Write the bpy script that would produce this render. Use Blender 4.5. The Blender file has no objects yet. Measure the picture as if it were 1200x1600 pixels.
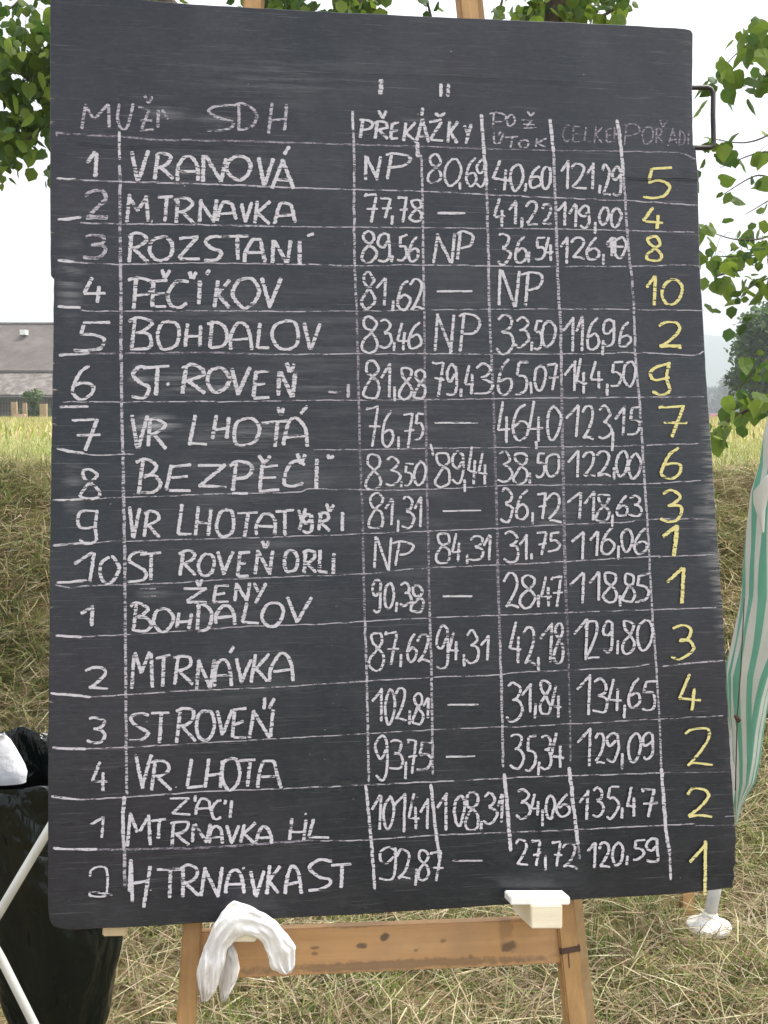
import bpy, bmesh, math, random
import numpy as np
from mathutils import Vector, Matrix, noise
R = math.radians
random.seed(7)
rng = np.random.default_rng(11)
scene = bpy.context.scene
col = scene.collection

# ---------------------------------------------------------------- camera, sky, sun, exposure
F = 1763.0                                   # focal length in pixels of the 1200x1600 frame
PITCH = R(5.0)
EYE = Vector((0, 0, 1.5))
cam_d = bpy.data.cameras.new('camera')
cam = bpy.data.objects.new('camera', cam_d); col.objects.link(cam)
cam_d.sensor_fit = 'VERTICAL'; cam_d.sensor_height = 24.0; cam_d.lens = 24.0 * F / 1600.0
cam_d.clip_start = 0.05; cam_d.clip_end = 9000
cam.location = EYE; cam.rotation_euler = (R(90) - PITCH, 0, 0)
scene.camera = cam
scene.render.resolution_x = 768; scene.render.resolution_y = 1024

SUN_EL, SUN_AZ = R(62), R(72)                # azimuth clockwise from +Y: beyond the board, to the right
world = bpy.data.worlds.new('World'); scene.world = world; world.use_nodes = True
wn = world.node_tree; wn.nodes.clear()
wo = wn.nodes.new('ShaderNodeOutputWorld'); wb = wn.nodes.new('ShaderNodeBackground')
sk = wn.nodes.new('ShaderNodeTexSky'); sk.sky_type = 'NISHITA'; sk.sun_disc = False
sk.sun_elevation = SUN_EL; sk.sun_rotation = SUN_AZ; sk.air_density = 1.0; sk.dust_density = 4.0; sk.ozone_density = 1.0
hs = wn.nodes.new('ShaderNodeHueSaturation'); hs.inputs['Saturation'].default_value = 0.25
wn.links.new(sk.outputs[0], hs.inputs['Color']); wn.links.new(hs.outputs[0], wb.inputs['Color'])
wb.inputs['Strength'].default_value = 0.15
wn.links.new(wb.outputs[0], wo.inputs['Surface'])
sd = bpy.data.lights.new('sun', 'SUN'); sd.energy = 1.5; sd.angle = R(10); sd.color = (1.0, 0.95, 0.86)
sun = bpy.data.objects.new('sun', sd); col.objects.link(sun)
sdir = Vector((math.sin(SUN_AZ) * math.cos(SUN_EL), math.cos(SUN_AZ) * math.cos(SUN_EL), math.sin(SUN_EL)))
sun.rotation_euler = sdir.to_track_quat('Z', 'Y').to_euler()
sun.location = (3, 4, 12)
vs = scene.view_settings
vs.view_transform = 'Standard'; vs.look = 'None'; vs.gamma = 1; vs.use_curve_mapping = False; vs.exposure = 1.5

# ---------------------------------------------------------------- helpers
CR = Matrix.Rotation(R(90) - PITCH, 3, 'X')
def ray(px, py):
    return CR @ Vector(((px - 600) / F, (800 - py) / F, -1.0))
def at(px, py, Y):                            # the point at world depth Y seen at that place
    d = ray(px, py); return EYE + d * (Y / d.y)
def proj(p):
    c = CR.transposed() @ (Vector(p) - EYE)
    return (600 + F * c.x / -c.z, 800 - F * c.y / -c.z) if c.z < -1e-6 else (-9999, -9999)

def mesh_obj(name, verts, faces, mat=None, parent=None, smooth=False, bevel=0):
    me = bpy.data.meshes.new(name); me.from_pydata([tuple(v) for v in verts], [], faces)
    me.validate()
    if bevel:
        bm = bmesh.new(); bm.from_mesh(me)
        bmesh.ops.recalc_face_normals(bm, faces=bm.faces)
        bmesh.ops.bevel(bm, geom=list(bm.edges), offset=bevel, segments=2, affect='EDGES', clamp_overlap=True)
        bm.to_mesh(me); bm.free()
    o = bpy.data.objects.new(name, me); col.objects.link(o)
    if mat: me.materials.append(mat)
    if smooth: me.polygons.foreach_set('use_smooth', [True] * len(me.polygons))
    if parent: o.parent = parent
    return o
def empty(name, loc, label=None, cat=None, group=None, rz=0):
    o = bpy.data.objects.new(name, None); col.objects.link(o); o.location = loc; o.rotation_euler = (0, 0, rz)
    o.empty_display_size = 0.1
    tag(o, label, cat, group); return o
def tag(o, label=None, cat=None, group=None, kind=None):
    if label: o['label'] = label
    if cat: o['category'] = cat
    if group: o['group'] = group
    if kind: o['kind'] = kind
    return o
class MB:
    def __init__(s): s.v = []; s.f = []
    def add(s, v, f):
        n = len(s.v); s.v += [tuple(p) for p in v]; s.f += [tuple(i + n for i in q) for q in f]
    def hexa(s, p):                            # eight points: bottom ring, top ring
        s.add(p, [(0, 3, 2, 1), (4, 5, 6, 7), (0, 1, 5, 4), (1, 2, 6, 5), (2, 3, 7, 6), (3, 0, 4, 7)])
    def box(s, c, d):
        x, y, z = c; a, b, h = d[0] / 2, d[1] / 2, d[2] / 2
        s.hexa([(x - a, y - b, z - h), (x + a, y - b, z - h), (x + a, y + b, z - h), (x - a, y + b, z - h),
                (x - a, y - b, z + h), (x + a, y - b, z + h), (x + a, y + b, z + h), (x - a, y + b, z + h)])
    def beam(s, a, b, side, w, t):             # a rectangular bar from a to b
        a = Vector(a); b = Vector(b); ax = (b - a).normalized()
        sx = Vector(side); sx = (sx - ax * sx.dot(ax)).normalized(); sy = ax.cross(sx)
        sx = sx * w / 2; sy = sy * t / 2
        s.hexa([a - sx - sy, a + sx - sy, a + sx + sy, a - sx + sy, b - sx - sy, b + sx - sy, b + sx + sy, b - sx + sy])
    def tube(s, pts, r, n=8, cap=True):
        pts = [Vector(p) for p in pts]; rs = r if isinstance(r, (list, tuple)) else [r] * len(pts)
        base = len(s.v); prev = None
        for i, p in enumerate(pts):
            d = (pts[min(i + 1, len(pts) - 1)] - pts[max(i - 1, 0)]).normalized()
            if prev is None: prev = d.orthogonal().normalized()
            prev = (prev - d * prev.dot(d)).normalized(); q = d.cross(prev)
            for k in range(n):
                a = 2 * math.pi * k / n
                s.v.append(tuple(p + (prev * math.cos(a) + q * math.sin(a)) * rs[i]))
        for i in range(len(pts) - 1):
            for k in range(n):
                a = base + i * n + k; b = base + i * n + (k + 1) % n
                s.f.append((a, b, b + n, a + n))
        if cap:
            s.f.append(tuple(base + k for k in reversed(range(n))))
            s.f.append(tuple(base + (len(pts) - 1) * n + k for k in range(n)))
    def build(s, name, mat=None, parent=None, smooth=False, bevel=0):
        return mesh_obj(name, s.v, s.f, mat, parent, smooth, bevel)
def smooth_line(pts, step=1.5, closed=False):
    P = [Vector((p[0], p[1])) for p in pts]; n = len(P)
    if n == 2: return dense(P, step)
    out = []
    for i in range(n - 1):
        p0 = P[i - 1] if i > 0 else P[i] * 2 - P[i + 1]; p1 = P[i]; p2 = P[i + 1]
        p3 = P[i + 2] if i + 2 < n else P[i + 1] * 2 - P[i]
        m = max(2, int((p2 - p1).length / step))
        for k in range(m):
            t = k / m; t2 = t * t; t3 = t2 * t
            out.append(0.5 * ((2 * p1) + (p2 - p0) * t + (2 * p0 - 5 * p1 + 4 * p2 - p3) * t2 + (3 * p1 - p0 - 3 * p2 + p3) * t3))
    out.append(P[-1]); return out
def dense(P, step=1.5):
    out = []
    for a, b in zip(P[:-1], P[1:]):
        a = Vector(a[:2]); b = Vector(b[:2]); m = max(1, int((b - a).length / step))
        out += [a.lerp(b, k / m) for k in range(m)]
    out.append(Vector(P[-1][:2])); return out
def bump_noise(p, s=1.0): return noise.noise(Vector(p) * s)

# ---------------------------------------------------------------- materials
class NT:
    def __init__(s, name):
        s.m = bpy.data.materials.new(name); s.m.use_nodes = True; s.t = s.m.node_tree; s.t.nodes.clear()
        s.out = s.n('ShaderNodeOutputMaterial')
    def n(s, typ, **kw):
        o = s.t.nodes.new(typ)
        for k, v in kw.items():
            if hasattr(o, k): setattr(o, k, v)
            else: o.inputs[k].default_value = v
        return o
    def l(s, a, b): s.t.links.new(a, b)
    def coords(s, scale=(1, 1, 1), kind='Object', rot=(0, 0, 0)):
        c = s.n('ShaderNodeTexCoord'); mp = s.n('ShaderNodeMapping'); mp.inputs['Scale'].default_value = scale
        mp.inputs['Rotation'].default_value = rot
        s.l(c.outputs[kind], mp.inputs['Vector']); return mp.outputs[0]
    def noise(s, vec, scale=1, detail=4, rough=0.5, dist=0):
        o = s.n('ShaderNodeTexNoise'); o.inputs['Scale'].default_value = scale; o.inputs['Detail'].default_value = detail
        o.inputs['Roughness'].default_value = rough; o.inputs['Distortion'].default_value = dist
        s.l(vec, o.inputs['Vector']); return o.outputs['Fac']
    def ramp(s, fac, stops):
        o = s.n('ShaderNodeValToRGB'); e = o.color_ramp.elements
        while len(e) < len(stops): e.new(0.5)
        for i, (p, c) in enumerate(stops):
            e[i].position = p; e[i].color = (c, c, c, 1) if isinstance(c, (int, float)) else (*c, 1)
        s.l(fac, o.inputs[0]); return o.outputs[0]
    def mix(s, fac, a, b, mode='MIX'):
        o = s.n('ShaderNodeMix', data_type='RGBA', blend_type=mode)
        for i, x in ((0, fac), (6, a), (7, b)):
            if hasattr(x, 'links'): s.l(x, o.inputs[i])
            elif isinstance(x, (int, float)): o.inputs[i].default_value = x
            else: o.inputs[i].default_value = (*x, 1)
        return o.outputs[2]
    def math(s, op, a, b=0.0, c=None, clamp=False):
        o = s.n('ShaderNodeMath', operation=op, use_clamp=clamp)
        for i, x in enumerate((a, b) if c is None else (a, b, c)):
            if hasattr(x, 'links'): s.l(x, o.inputs[i])
            else: o.inputs[i].default_value = x
        return o.outputs[0]
    def bsdf(s, color, rough=0.6, bump=None, bstr=0.3, bdist=0.002, metal=0, spec=0.5, alpha=None, trans=None):
        p = s.n('ShaderNodeBsdfPrincipled')
        if hasattr(color, 'links'): s.l(color, p.inputs['Base Color'])
        else: p.inputs['Base Color'].default_value = (*color, 1)
        if hasattr(rough, 'links'): s.l(rough, p.inputs['Roughness'])
        else: p.inputs['Roughness'].default_value = rough
        p.inputs['Metallic'].default_value = metal; p.inputs['Specular IOR Level'].default_value = spec
        if bump is not None:
            b = s.n('ShaderNodeBump'); b.inputs['Strength'].default_value = bstr; b.inputs['Distance'].default_value = bdist
            s.l(bump, b.inputs['Height']); s.l(b.outputs[0], p.inputs['Normal'])
        if alpha is not None: s.l(alpha, p.inputs['Alpha'])
        sh = p.outputs[0]
        if trans is not None:                  # thin leaf or cloth: part of the light comes through
            tr = s.n('ShaderNodeBsdfTranslucent'); mx = s.n('ShaderNodeMixShader'); mx.inputs[0].default_value = trans[0]
            if hasattr(trans[1], 'links'): s.l(trans[1], tr.inputs['Color'])
            else: tr.inputs['Color'].default_value = (*trans[1], 1)
            s.l(sh, mx.inputs[1]); s.l(tr.outputs[0], mx.inputs[2]); sh = mx.outputs[0]
        s.l(sh, s.out.inputs['Surface']); return s.m

def mat_plain(name, c1, c2, scale=8, rough=0.6, bstr=0.2, bdist=0.002, stretch=(1, 1, 1), metal=0, spec=0.5, trans=None):
    t = NT(name); v = t.coords(stretch); f = t.noise(v, scale, 5, 0.6)
    c = t.mix(t.ramp(f, [(0.3, 0.0), (0.7, 1.0)]), c1, c2)
    return t.bsdf(c, rough, f, bstr, bdist, metal, spec, trans=trans)
def mat_wood(name, c1, c2, c3, axis='X', gs=1.0, rough=0.65, dark_marks=()):
    t = NT(name)
    st = {'X': (2, 40, 40), 'Y': (40, 2, 40), 'Z': (40, 40, 2)}[axis]
    v = t.coords(tuple(k * gs for k in st)); f = t.noise(v, 1.5, 6, 0.65, 0.6)
    v2 = t.coords((6, 6, 6)); g = t.noise(v2, 2.2, 4, 0.6)
    c = t.mix(t.ramp(f, [(0.32, 0.0), (0.68, 1.0)]), c1, c2)
    c = t.mix(t.ramp(g, [(0.42, 0.0), (0.75, 0.75)]), c, c3)
    oc = t.n('ShaderNodeTexCoord').outputs['Object']
    for (cx, cy, cz, rx, rz, k) in dark_marks:     # knots and other dark marks, each with its own outline
        mp = t.n('ShaderNodeMapping', vector_type='POINT'); t.l(oc, mp.inputs[0])
        mp.inputs['Location'].default_value = (-cx / rx, 0, -cz / rz); mp.inputs['Scale'].default_value = (1 / rx, 0, 1 / rz)
        ln = t.n('ShaderNodeVectorMath', operation='LENGTH'); t.l(mp.outputs[0], ln.inputs[0])
        d = t.math('ADD', ln.outputs['Value'], t.math('MULTIPLY', t.math('SUBTRACT', t.noise(oc, 90, 3), 0.5), 1.3))
        c = t.mix(t.ramp(d, [(0.55, k), (1.25, 0.0)]), c, (0.05, 0.04, 0.032))
    return t.bsdf(c, rough, f, 0.35, 0.0015)

def mat_blade(name, sat=1.0, tr=0.3):
    t = NT(name); a = t.n('ShaderNodeAttribute', attribute_name='tint').outputs['Color']
    return t.bsdf(a, 0.75, spec=0.2, trans=(tr, a))
M = {}
M['blade'] = mat_blade('grass_blades')

# ---------------------------------------------------------------- the ground
def sstep(t):
    t = np.clip(t, 0, 1); return t * t * (3 - 2 * t)
def ground_h(x, y):
    x = np.asarray(x, float); y = np.asarray(y, float)
    foot = 4.15 + 0.12 * np.sin(x * 1.7 + 0.5) + 0.08 * np.sin(x * 4.1)
    t = np.clip((y - foot) / 2.15, 0, 1)
    h = 1.17 * (0.35 * t + 0.65 * sstep(t))
    near = np.exp(-np.maximum(y - 9, 0) / 15)
    h = h + near * (0.018 * np.sin(x * 5.1 + y * 3.3) + 0.014 * np.sin(x * 11.7 - y * 8.1) + 0.010 * np.sin(x * 23.0 + y * 19.0))
    h = h + 0.035 * np.sin(x * 2.3 + 1.0) * np.exp(-((y - 6.3) / 1.2) ** 2)
    h = h - 1.25 * sstep((y - 60) / 130) + 0.9 * sstep((y - 300) / 900) * 6
    return h
def ground_sheet():
    ys = np.concatenate([np.linspace(-60, -2, 12), np.linspace(-1.5, 3.6, 45), np.linspace(3.7, 8.5, 90), np.linspace(9, 60, 60), np.geomspace(64, 6000, 46)])
    xs = np.concatenate([-np.geomspace(4000, 3.2, 40), np.linspace(-3, 3, 110), np.geomspace(3.2, 4000, 40)])
    X, Y = np.meshgrid(xs, ys); Z = ground_h(X, Y)
    v = np.stack([X.ravel(), Y.ravel(), Z.ravel()], 1); nx = len(xs); f = []
    for j in range(len(ys) - 1):
        for i in range(nx - 1):
            a = j * nx + i; f.append((a, a + 1, a + nx + 1, a + nx))
    t = NT('ground_soil_and_turf')
    c = t.n('ShaderNodeTexCoord').outputs['Object']
    f1 = t.noise(c, 3.0, 8, 0.7, 0.5); f2 = t.noise(c, 40, 5, 0.7); f3 = t.noise(c, 0.06, 4, 0.6)
    near = t.mix(t.ramp(f1, [(0.35, 0.0), (0.65, 1.0)]), (0.075, 0.075, 0.022), (0.17, 0.12, 0.055))
    near = t.mix(t.ramp(f2, [(0.35, 0.0), (0.7, 0.7)]), near, (0.24, 0.19, 0.10))
    far = t.mix(t.ramp(f3, [(0.4, 0.0), (0.6, 1.0)]), (0.20, 0.23, 0.07), (0.36, 0.31, 0.14))
    sp = t.n('ShaderNodeSeparateXYZ'); t.l(c, sp.inputs[0])
    k = t.n('ShaderNodeMapRange'); k.inputs['From Min'].default_value = 6.0; k.inputs['From Max'].default_value = 7.2
    t.l(sp.outputs['Y'], k.inputs['Value'])
    m = t.bsdf(t.mix(k.outputs[0], near, far), 0.95, f2, 0.6, 0.02, spec=0.1)
    o = mesh_obj('ground', v, f, m, None, True); tag(o, kind='structure'); return o
ground_sheet()

def tint_mesh(name, V, T, C, mat):
    """V (n,3) points, T (m,3) triangles, C (n,3) colour of each point"""
    me = bpy.data.meshes.new(name)
    me.vertices.add(len(V)); me.vertices.foreach_set('co', V.astype(np.float32).ravel())
    me.loops.add(len(T) * 3); me.loops.foreach_set('vertex_index', T.astype(np.int32).ravel())
    me.polygons.add(len(T)); me.polygons.foreach_set('loop_start', np.arange(0, len(T) * 3, 3, dtype=np.int32))
    me.polygons.foreach_set('loop_total', np.full(len(T), 3, dtype=np.int32))
    me.update(calc_edges=True)
    a = me.color_attributes.new('tint', 'FLOAT_COLOR', 'POINT')
    cc = np.concatenate([C, np.ones((len(C), 1))], 1).astype(np.float32); a.data.foreach_set('color', cc.ravel())
    me.materials.append(mat)
    o = bpy.data.objects.new(name, me); col.objects.link(o); return o
def blades(name, x, y, L, W, up, pal, wts, lift=0.0, curl=0.6, bright=(0.75, 1.25)):
    """curved tapering blades; up: 0 lies flat, 1 stands"""
    kk = (x - FOOT[0]) ** 2 + (y - FOOT[1]) ** 2 > 0.085 ** 2; x, y, L, W = x[kk], y[kk], L[kk], W[kk]
    n = len(x); z = ground_h(x, y) + lift * rng.random(n)
    az = rng.random(n) * 2 * np.pi; el = np.clip(up + rng.normal(0, 0.22, n), 0.02, 1) * np.pi / 2
    d = np.stack([np.cos(az) * np.cos(el), np.sin(az) * np.cos(el), np.sin(el)], 1)
    b = np.stack([x, y, z], 1)
    wz = rng.random(n) * 2 * np.pi
    side = np.stack([-np.sin(az), np.cos(az), 0.5 * np.sin(wz)], 1)
    side /= np.linalg.norm(side, axis=1)[:, None]; side *= (W / 2)[:, None]
    bend = np.stack([np.cos(az + 1.2 * np.sin(wz)), np.sin(az + 1.2 * np.sin(wz)), -0.7 * np.ones(n)], 1) * (L * curl * rng.random(n))[:, None]
    m1 = b + d * (L * 0.5)[:, None] + bend * 0.18; tip = b + d * L[:, None] + bend * 0.75
    gz = ground_h(m1[:, 0], m1[:, 1]) + 0.004; m1[:, 2] = np.maximum(m1[:, 2], gz)
    gz = ground_h(tip[:, 0], tip[:, 1]) + 0.002; tip[:, 2] = np.maximum(tip[:, 2], gz)
    V = np.stack([b - side, b + side, m1 - side * 0.8, m1 + side * 0.8, tip], 1).reshape(-1, 3)
    o = np.arange(n)[:, None, None] * 5
    T = (np.array([[0, 1, 3], [0, 3, 2], [2, 3, 4]])[None] + o).reshape(-1, 3)
    pal = np.array(pal); idx = rng.choice(len(pal), n, p=np.array(wts) / sum(wts))
    c = pal[idx] * rng.uniform(bright[0], bright[1], (n, 1)) * rng.uniform(0.9, 1.1, (n, 3))
    C = np.repeat(c, 5, axis=0)
    return tag(tint_mesh(name, V, T, C, M['blade']), kind='stuff')
_f = EYE + ray(1107, 1452) * (-1.5 / ray(1107, 1452).z); FOOT = (_f.x, _f.y)
HAY = [(0.40, 0.33, 0.20), (0.29, 0.235, 0.14), (0.17, 0.12, 0.07), (0.54, 0.48, 0.31), (0.17, 0.19, 0.06)]
BANK = [(0.50, 0.42, 0.25), (0.42, 0.34, 0.19), (0.24, 0.18, 0.10), (0.60, 0.54, 0.36), (0.28, 0.30, 0.09)]
BGRN = [(0.13, 0.18, 0.045), (0.20, 0.25, 0.07), (0.30, 0.33, 0.11), (0.42, 0.40, 0.18)]
GRN = [(0.07, 0.12, 0.022), (0.12, 0.175, 0.035), (0.20, 0.24, 0.06), (0.32, 0.30, 0.11)]
def spots(n, x0, x1, y0, y1, clump=0, cs=0.1):
    if clump:
        k = max(1, n // clump); cx = rng.uniform(x0, x1, k); cy = rng.uniform(y0, y1, k)
        x = np.repeat(cx, clump) + rng.normal(0, cs, k * clump); y = np.repeat(cy, clump) + rng.normal(0, cs, k * clump)
        return x, y
    return rng.uniform(x0, x1, n), rng.uniform(y0, y1, n)
def patchy(x, y, lo):
    f = np.sin(x * 7.1 + 2.0 * np.sin(y * 3.1)) * np.sin(y * 8.3 + 1.7 * np.sin(x * 4.3)) + .6 * np.sin(x * 17 + y * 5) * np.sin(y * 19 - x * 7)
    k = rng.random(len(x)) < np.clip(lo + (1 - lo) * (f * .5 + .5) * 1.2, 0, 1)
    return x[k], y[k]
def U(a, b, n): return rng.uniform(a, b, n)
x, y = patchy(*spots(95000, -2.3, 2.3, 1.6, 4.6), .25)
o = blades('mown_hay', x, y, U(0.05, 0.20, len(x)), U(0.0018, 0.0042, len(x)), 0.10, HAY, [4, 4, 3, 2, 2], 0.035, 0.8)
tag(o, 'dry mown hay lying over the ground below the blackboard', 'hay')
x, y = spots(42000, -2.3, 2.3, 1.8, 4.4, 24, 0.05)
o = blades('short_grass', x, y, U(0.03, 0.10, len(x)), U(0.002, 0.005, len(x)), 0.55, GRN, [3, 4, 2, 1], 0, 0.7)
tag(o, 'short green grass growing up through the mown hay', 'grass')
x, y = spots(560, -2.3, 2.3, 1.8, 6.2)
o = blades('straw', x, y, U(0.15, 0.36, len(x)), U(0.0025, 0.005, len(x)), 0.12, [(0.60, 0.52, 0.34), (0.5, 0.42, 0.26)], [1, 1], 0.06, 0.35)
tag(o, 'long pale straw stalks strewn over the hay and the bank', 'straw')
x, y = patchy(*spots(120000, -3.0, 3.0, 4.1, 6.5), .2)
o = blades('bank_hay', x, y, U(0.06, 0.24, len(x)), U(0.0025, 0.006, len(x)), 0.20, BANK, [4, 5, 6, 2, 2], 0.03, 0.9)
tag(o, 'brown and green dry grass matted on the slope of the bank', 'grass')
x, y = patchy(*spots(62000, -3.0, 3.0, 4.3, 6.5, 50, 0.07), .15)
o = blades('bank_grass', x, y, U(0.06, 0.2, len(x)), U(0.003, 0.007, len(x)), 0.45, BGRN, [5, 4, 2, 1], 0, 0.9)
tag(o, 'dark green grass tufts growing on the slope of the bank', 'grass')
MEAD = [(0.30, 0.33, 0.10), (0.42, 0.42, 0.17), (0.54, 0.50, 0.28), (0.22, 0.27, 0.08)]
x, y = spots(60000, -4.6, 4.6, 6.3, 12)
o = blades('meadow_grass', x, y, U(0.04, 0.11, len(x)), U(0.004, 0.010, len(x)), 0.7, MEAD, [4, 4, 3, 2], 0, 0.7)
tag(o, 'bright yellow green meadow grass on top of the bank', 'grass')
x, y = spots(70000, -24, 24, 12, 62)
o = blades('tall_grass', x, y, U(0.10, 0.30, len(x)), U(0.01, 0.035, len(x)), 0.8, [(0.30, 0.33, 0.08), (0.50, 0.43, 0.20), (0.58, 0.50, 0.28), (0.24, 0.28, 0.07)], [4, 4, 3, 2], 0, 0.5)
tag(o, 'tall pale seeding grass across the far meadow', 'grass')

# ---------------------------------------------------------------- hills
def hills():
    xs = np.linspace(-2600, 2600, 130); ys = np.linspace(650, 2600, 60)
    X, Y = np.meshgrid(xs, ys)
    ridge = np.exp(-((Y - 1700) / 420) ** 2) * (106 + 14 * np.sin(X / 310 + 0.6) + 8 * np.sin(X / 120))
    low = np.exp(-((Y - 980) / 170) ** 2) * (15 + 8 * np.sin(X / 190 + 2.2))
    Z = ground_h(X, Y) - 4 + ridge + low + 2.5 * np.sin(X / 23 + Y / 37) * (ridge > 20)
    v = np.stack([X.ravel(), Y.ravel(), Z.ravel()], 1); nx = len(xs)
    f = [(j * nx + i, j * nx + i + 1, (j + 1) * nx + i + 1, (j + 1) * nx + i) for j in range(len(ys) - 1) for i in range(nx - 1)]
    t = NT('wooded_hillside'); c = t.n('ShaderNodeTexCoord').outputs['Object']
    a = t.noise(c, 0.004, 4, 0.6); b = t.noise(c, 0.06, 5, 0.7)
    wood = t.mix(b, (0.03, 0.055, 0.03), (0.07, 0.11, 0.05))
    fld = t.mix(b, (0.20, 0.24, 0.09), (0.36, 0.33, 0.16))
    sp = t.n('ShaderNodeSeparateXYZ'); t.l(c, sp.inputs[0])
    k = t.math('ADD', t.math('MULTIPLY', sp.outputs['Z'], 0.02), a)
    m = t.bsdf(t.mix(t.ramp(k, [(0.9, 0.0), (1.0, 1.0)]), fld, wood), 0.95, spec=0.1)
    tag(mesh_obj('hills', v, f, m, None, True), kind='structure')
hills()

# ---------------------------------------------------------------- the blackboard: its plane from the photograph's perspective
u = (CR @ Vector((12078, 119, -F))).normalized(); vv = CR @ Vector((-478, 22400, -F))
v_ = (vv - u * vv.dot(u)).normalized(); nrm = u.cross(v_).normalized()   # n points to the viewer
C0 = EYE + ray(600, 720) * 1.72
def on_plane(px, py, off=0.0):
    d = ray(px, py); t = (C0 + nrm * off - EYE).dot(nrm) / d.dot(nrm); return EYE + d * t
B0 = on_plane(610, 1425)
BM = Matrix((( u.x, v_.x, nrm.x, B0.x), (u.y, v_.y, nrm.y, B0.y), (u.z, v_.z, nrm.z, B0.z), (0, 0, 0, 1)))
BI = BM.inverted()
def bl(px, py, z=0.0):                         # photo pixel -> coordinates on the board's face
    p = BI @ on_plane(px, py); return Vector((p.x, p.y, z))
board = bpy.data.objects.new('blackboard', None); col.objects.link(board); board.matrix_world = BM
tag(board, 'large black painted board chalked with a table of team names and results', 'blackboard')

def board_material():
    t = NT('black_paint_on_wood'); c = t.n('ShaderNodeTexCoord').outputs['Object']
    v = t.coords((6, 260, 6)); g = t.noise(v, 1.0, 6, 0.65, 0.2)
    v2 = t.coords((3, 30, 3)); s = t.noise(v2, 1.0, 5, 0.6)
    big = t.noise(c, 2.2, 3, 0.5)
    colr = t.mix(t.ramp(g, [(0.3, 0.0), (0.75, 1.0)]), (0.006, 0.0105, 0.0145), (0.011, 0.0135, 0.019))
    colr = t.mix(t.math('MULTIPLY', t.ramp(t.noise(c, 6, 6, 0.7), [(0.45, 0.0), (0.8, 1.0)]), 0.35), colr, (0.09, 0.09, 0.10))
    colr = t.mix(t.ramp(big, [(0.4, 0.0), (0.68, 0.5)]), colr, (0.026, 0.019, 0.028))  # broad purplish tint: the lens's colour shading put into the paint
    stk = t.ramp(t.noise(t.coords((5, 85, 1)), 1.0, 6, 0.75, 0.3), [(0.46, 0.0), (0.64, 1.0)])
    # smears of rubbed-out chalk: px, py, half width, half height, strength
    for (px, py, w, h, k) in [(300, 600, 95, 26, .34), (380, 680, 120, 26, .26), (245, 665, 45, 22, .45), (500, 595, 60, 26, .22), (235, 672, 40, 30, .2),
                              (262, 172, 45, 22, .22), (345, 185, 55, 14, .16), (645, 182, 26, 14, .3), (240, 925, 36, 18, .18), (640, 1370, 60, 25, .10), (870, 815, 30, 26, .25),
                              (400, 740, 150, 60, .16), (330, 480, 170, 30, .10), (340, 260, 160, 40, .09), (420, 860, 120, 40, .10), (330, 950, 120, 40, .10), (360, 1060, 170, 60, .08), (640, 780, 110, 200, .08), (860, 700, 120, 160, .07), (110, 430, 26, 90, .25), (115, 760, 22, 60, .2), (440, 120, 200, 50, .10), (215, 590, 18, 24, .3), (600, 560, 300, 220, .06), (1105, 800, 20, 120, .25)]:
        p = bl(px, py); q = bl(px + w, py - h); rx = abs(q.x - p.x); ry = abs(q.y - p.y)
        mp = t.n('ShaderNodeMapping'); t.l(c, mp.inputs[0]); mp.inputs['Location'].default_value = (-p.x / rx, -p.y / ry, 0); mp.inputs['Scale'].default_value = (1 / rx, 1 / ry, 0)
        ln = t.n('ShaderNodeVectorMath', operation='LENGTH'); t.l(mp.outputs[0], ln.inputs[0])
        m = t.math('MULTIPLY', t.ramp(ln.outputs['Value'], [(0.1, 1.0), (1.05, 0.0)]), stk)
        colr = t.mix(t.math('MULTIPLY', m, min(.8, k * 1.5)), colr, (0.40, 0.40, 0.41))
    # bare wood showing on the worn edges
    xl = bl(79, 700).x
    sp = t.n('ShaderNodeSeparateXYZ'); t.l(c, sp.inputs[0])
    e1 = t.math('ADD', t.math('MULTIPLY', t.math('SUBTRACT', sp.outputs['X'], xl), -45.0), 0.5)
    l1 = t.n('ShaderNodeMapRange'); l1.inputs['From Min'].default_value = bl(80, 800).y; l1.inputs['From Max'].default_value = bl(80, 700).y; t.l(sp.outputs['Y'], l1.inputs['Value'])
    l2 = t.n('ShaderNodeMapRange'); l2.inputs['From Min'].default_value = bl(80, 330).y; l2.inputs['From Max'].default_value = bl(80, 420).y; t.l(sp.outputs['Y'], l2.inputs['Value'])
    lm = t.math('MAXIMUM', t.math('MULTIPLY', l1.outputs[0], l2.outputs[0]), 0.55)
    w1 = t.ramp(t.math('MULTIPLY', t.math('ADD', e1, 0.42, clamp=True), t.math('MULTIPLY', t.ramp(t.noise(t.coords((8, 42, 1)), 1.0, 4, 0.7), [(0.55, 0.0), (0.66, 1.0)]), lm)), [(0.35, 0.0), (0.6, 1.0)])
    colr = t.mix(w1, colr, (0.33, 0.29, 0.22))
    # right edge: follows the sloping side
    p1 = bl(1111, 690); p2 = bl(1140, 1150)
    sl = (p2.x - p1.x) / (p2.y - p1.y)
    xe = t.math('ADD', t.math('MULTIPLY', t.math('SUBTRACT', sp.outputs['Y'], p1.y), sl), p1.x)
    e2 = t.math('ADD', t.math('MULTIPLY', t.math('SUBTRACT', sp.outputs['X'], xe), 42.0), 1.0, clamp=True)
    yb = t.n('ShaderNodeMapRange'); yb.inputs['From Min'].default_value = bl(1100, 1080).y; yb.inputs['From Max'].default_value = bl(1100, 900).y; t.l(sp.outputs['Y'], yb.inputs['Value'])
    yt = t.n('ShaderNodeMapRange'); yt.inputs['From Min'].default_value = bl(1100, 560).y; yt.inputs['From Max'].default_value = bl(1100, 720).y; t.l(sp.outputs['Y'], yt.inputs['Value'])
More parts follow.
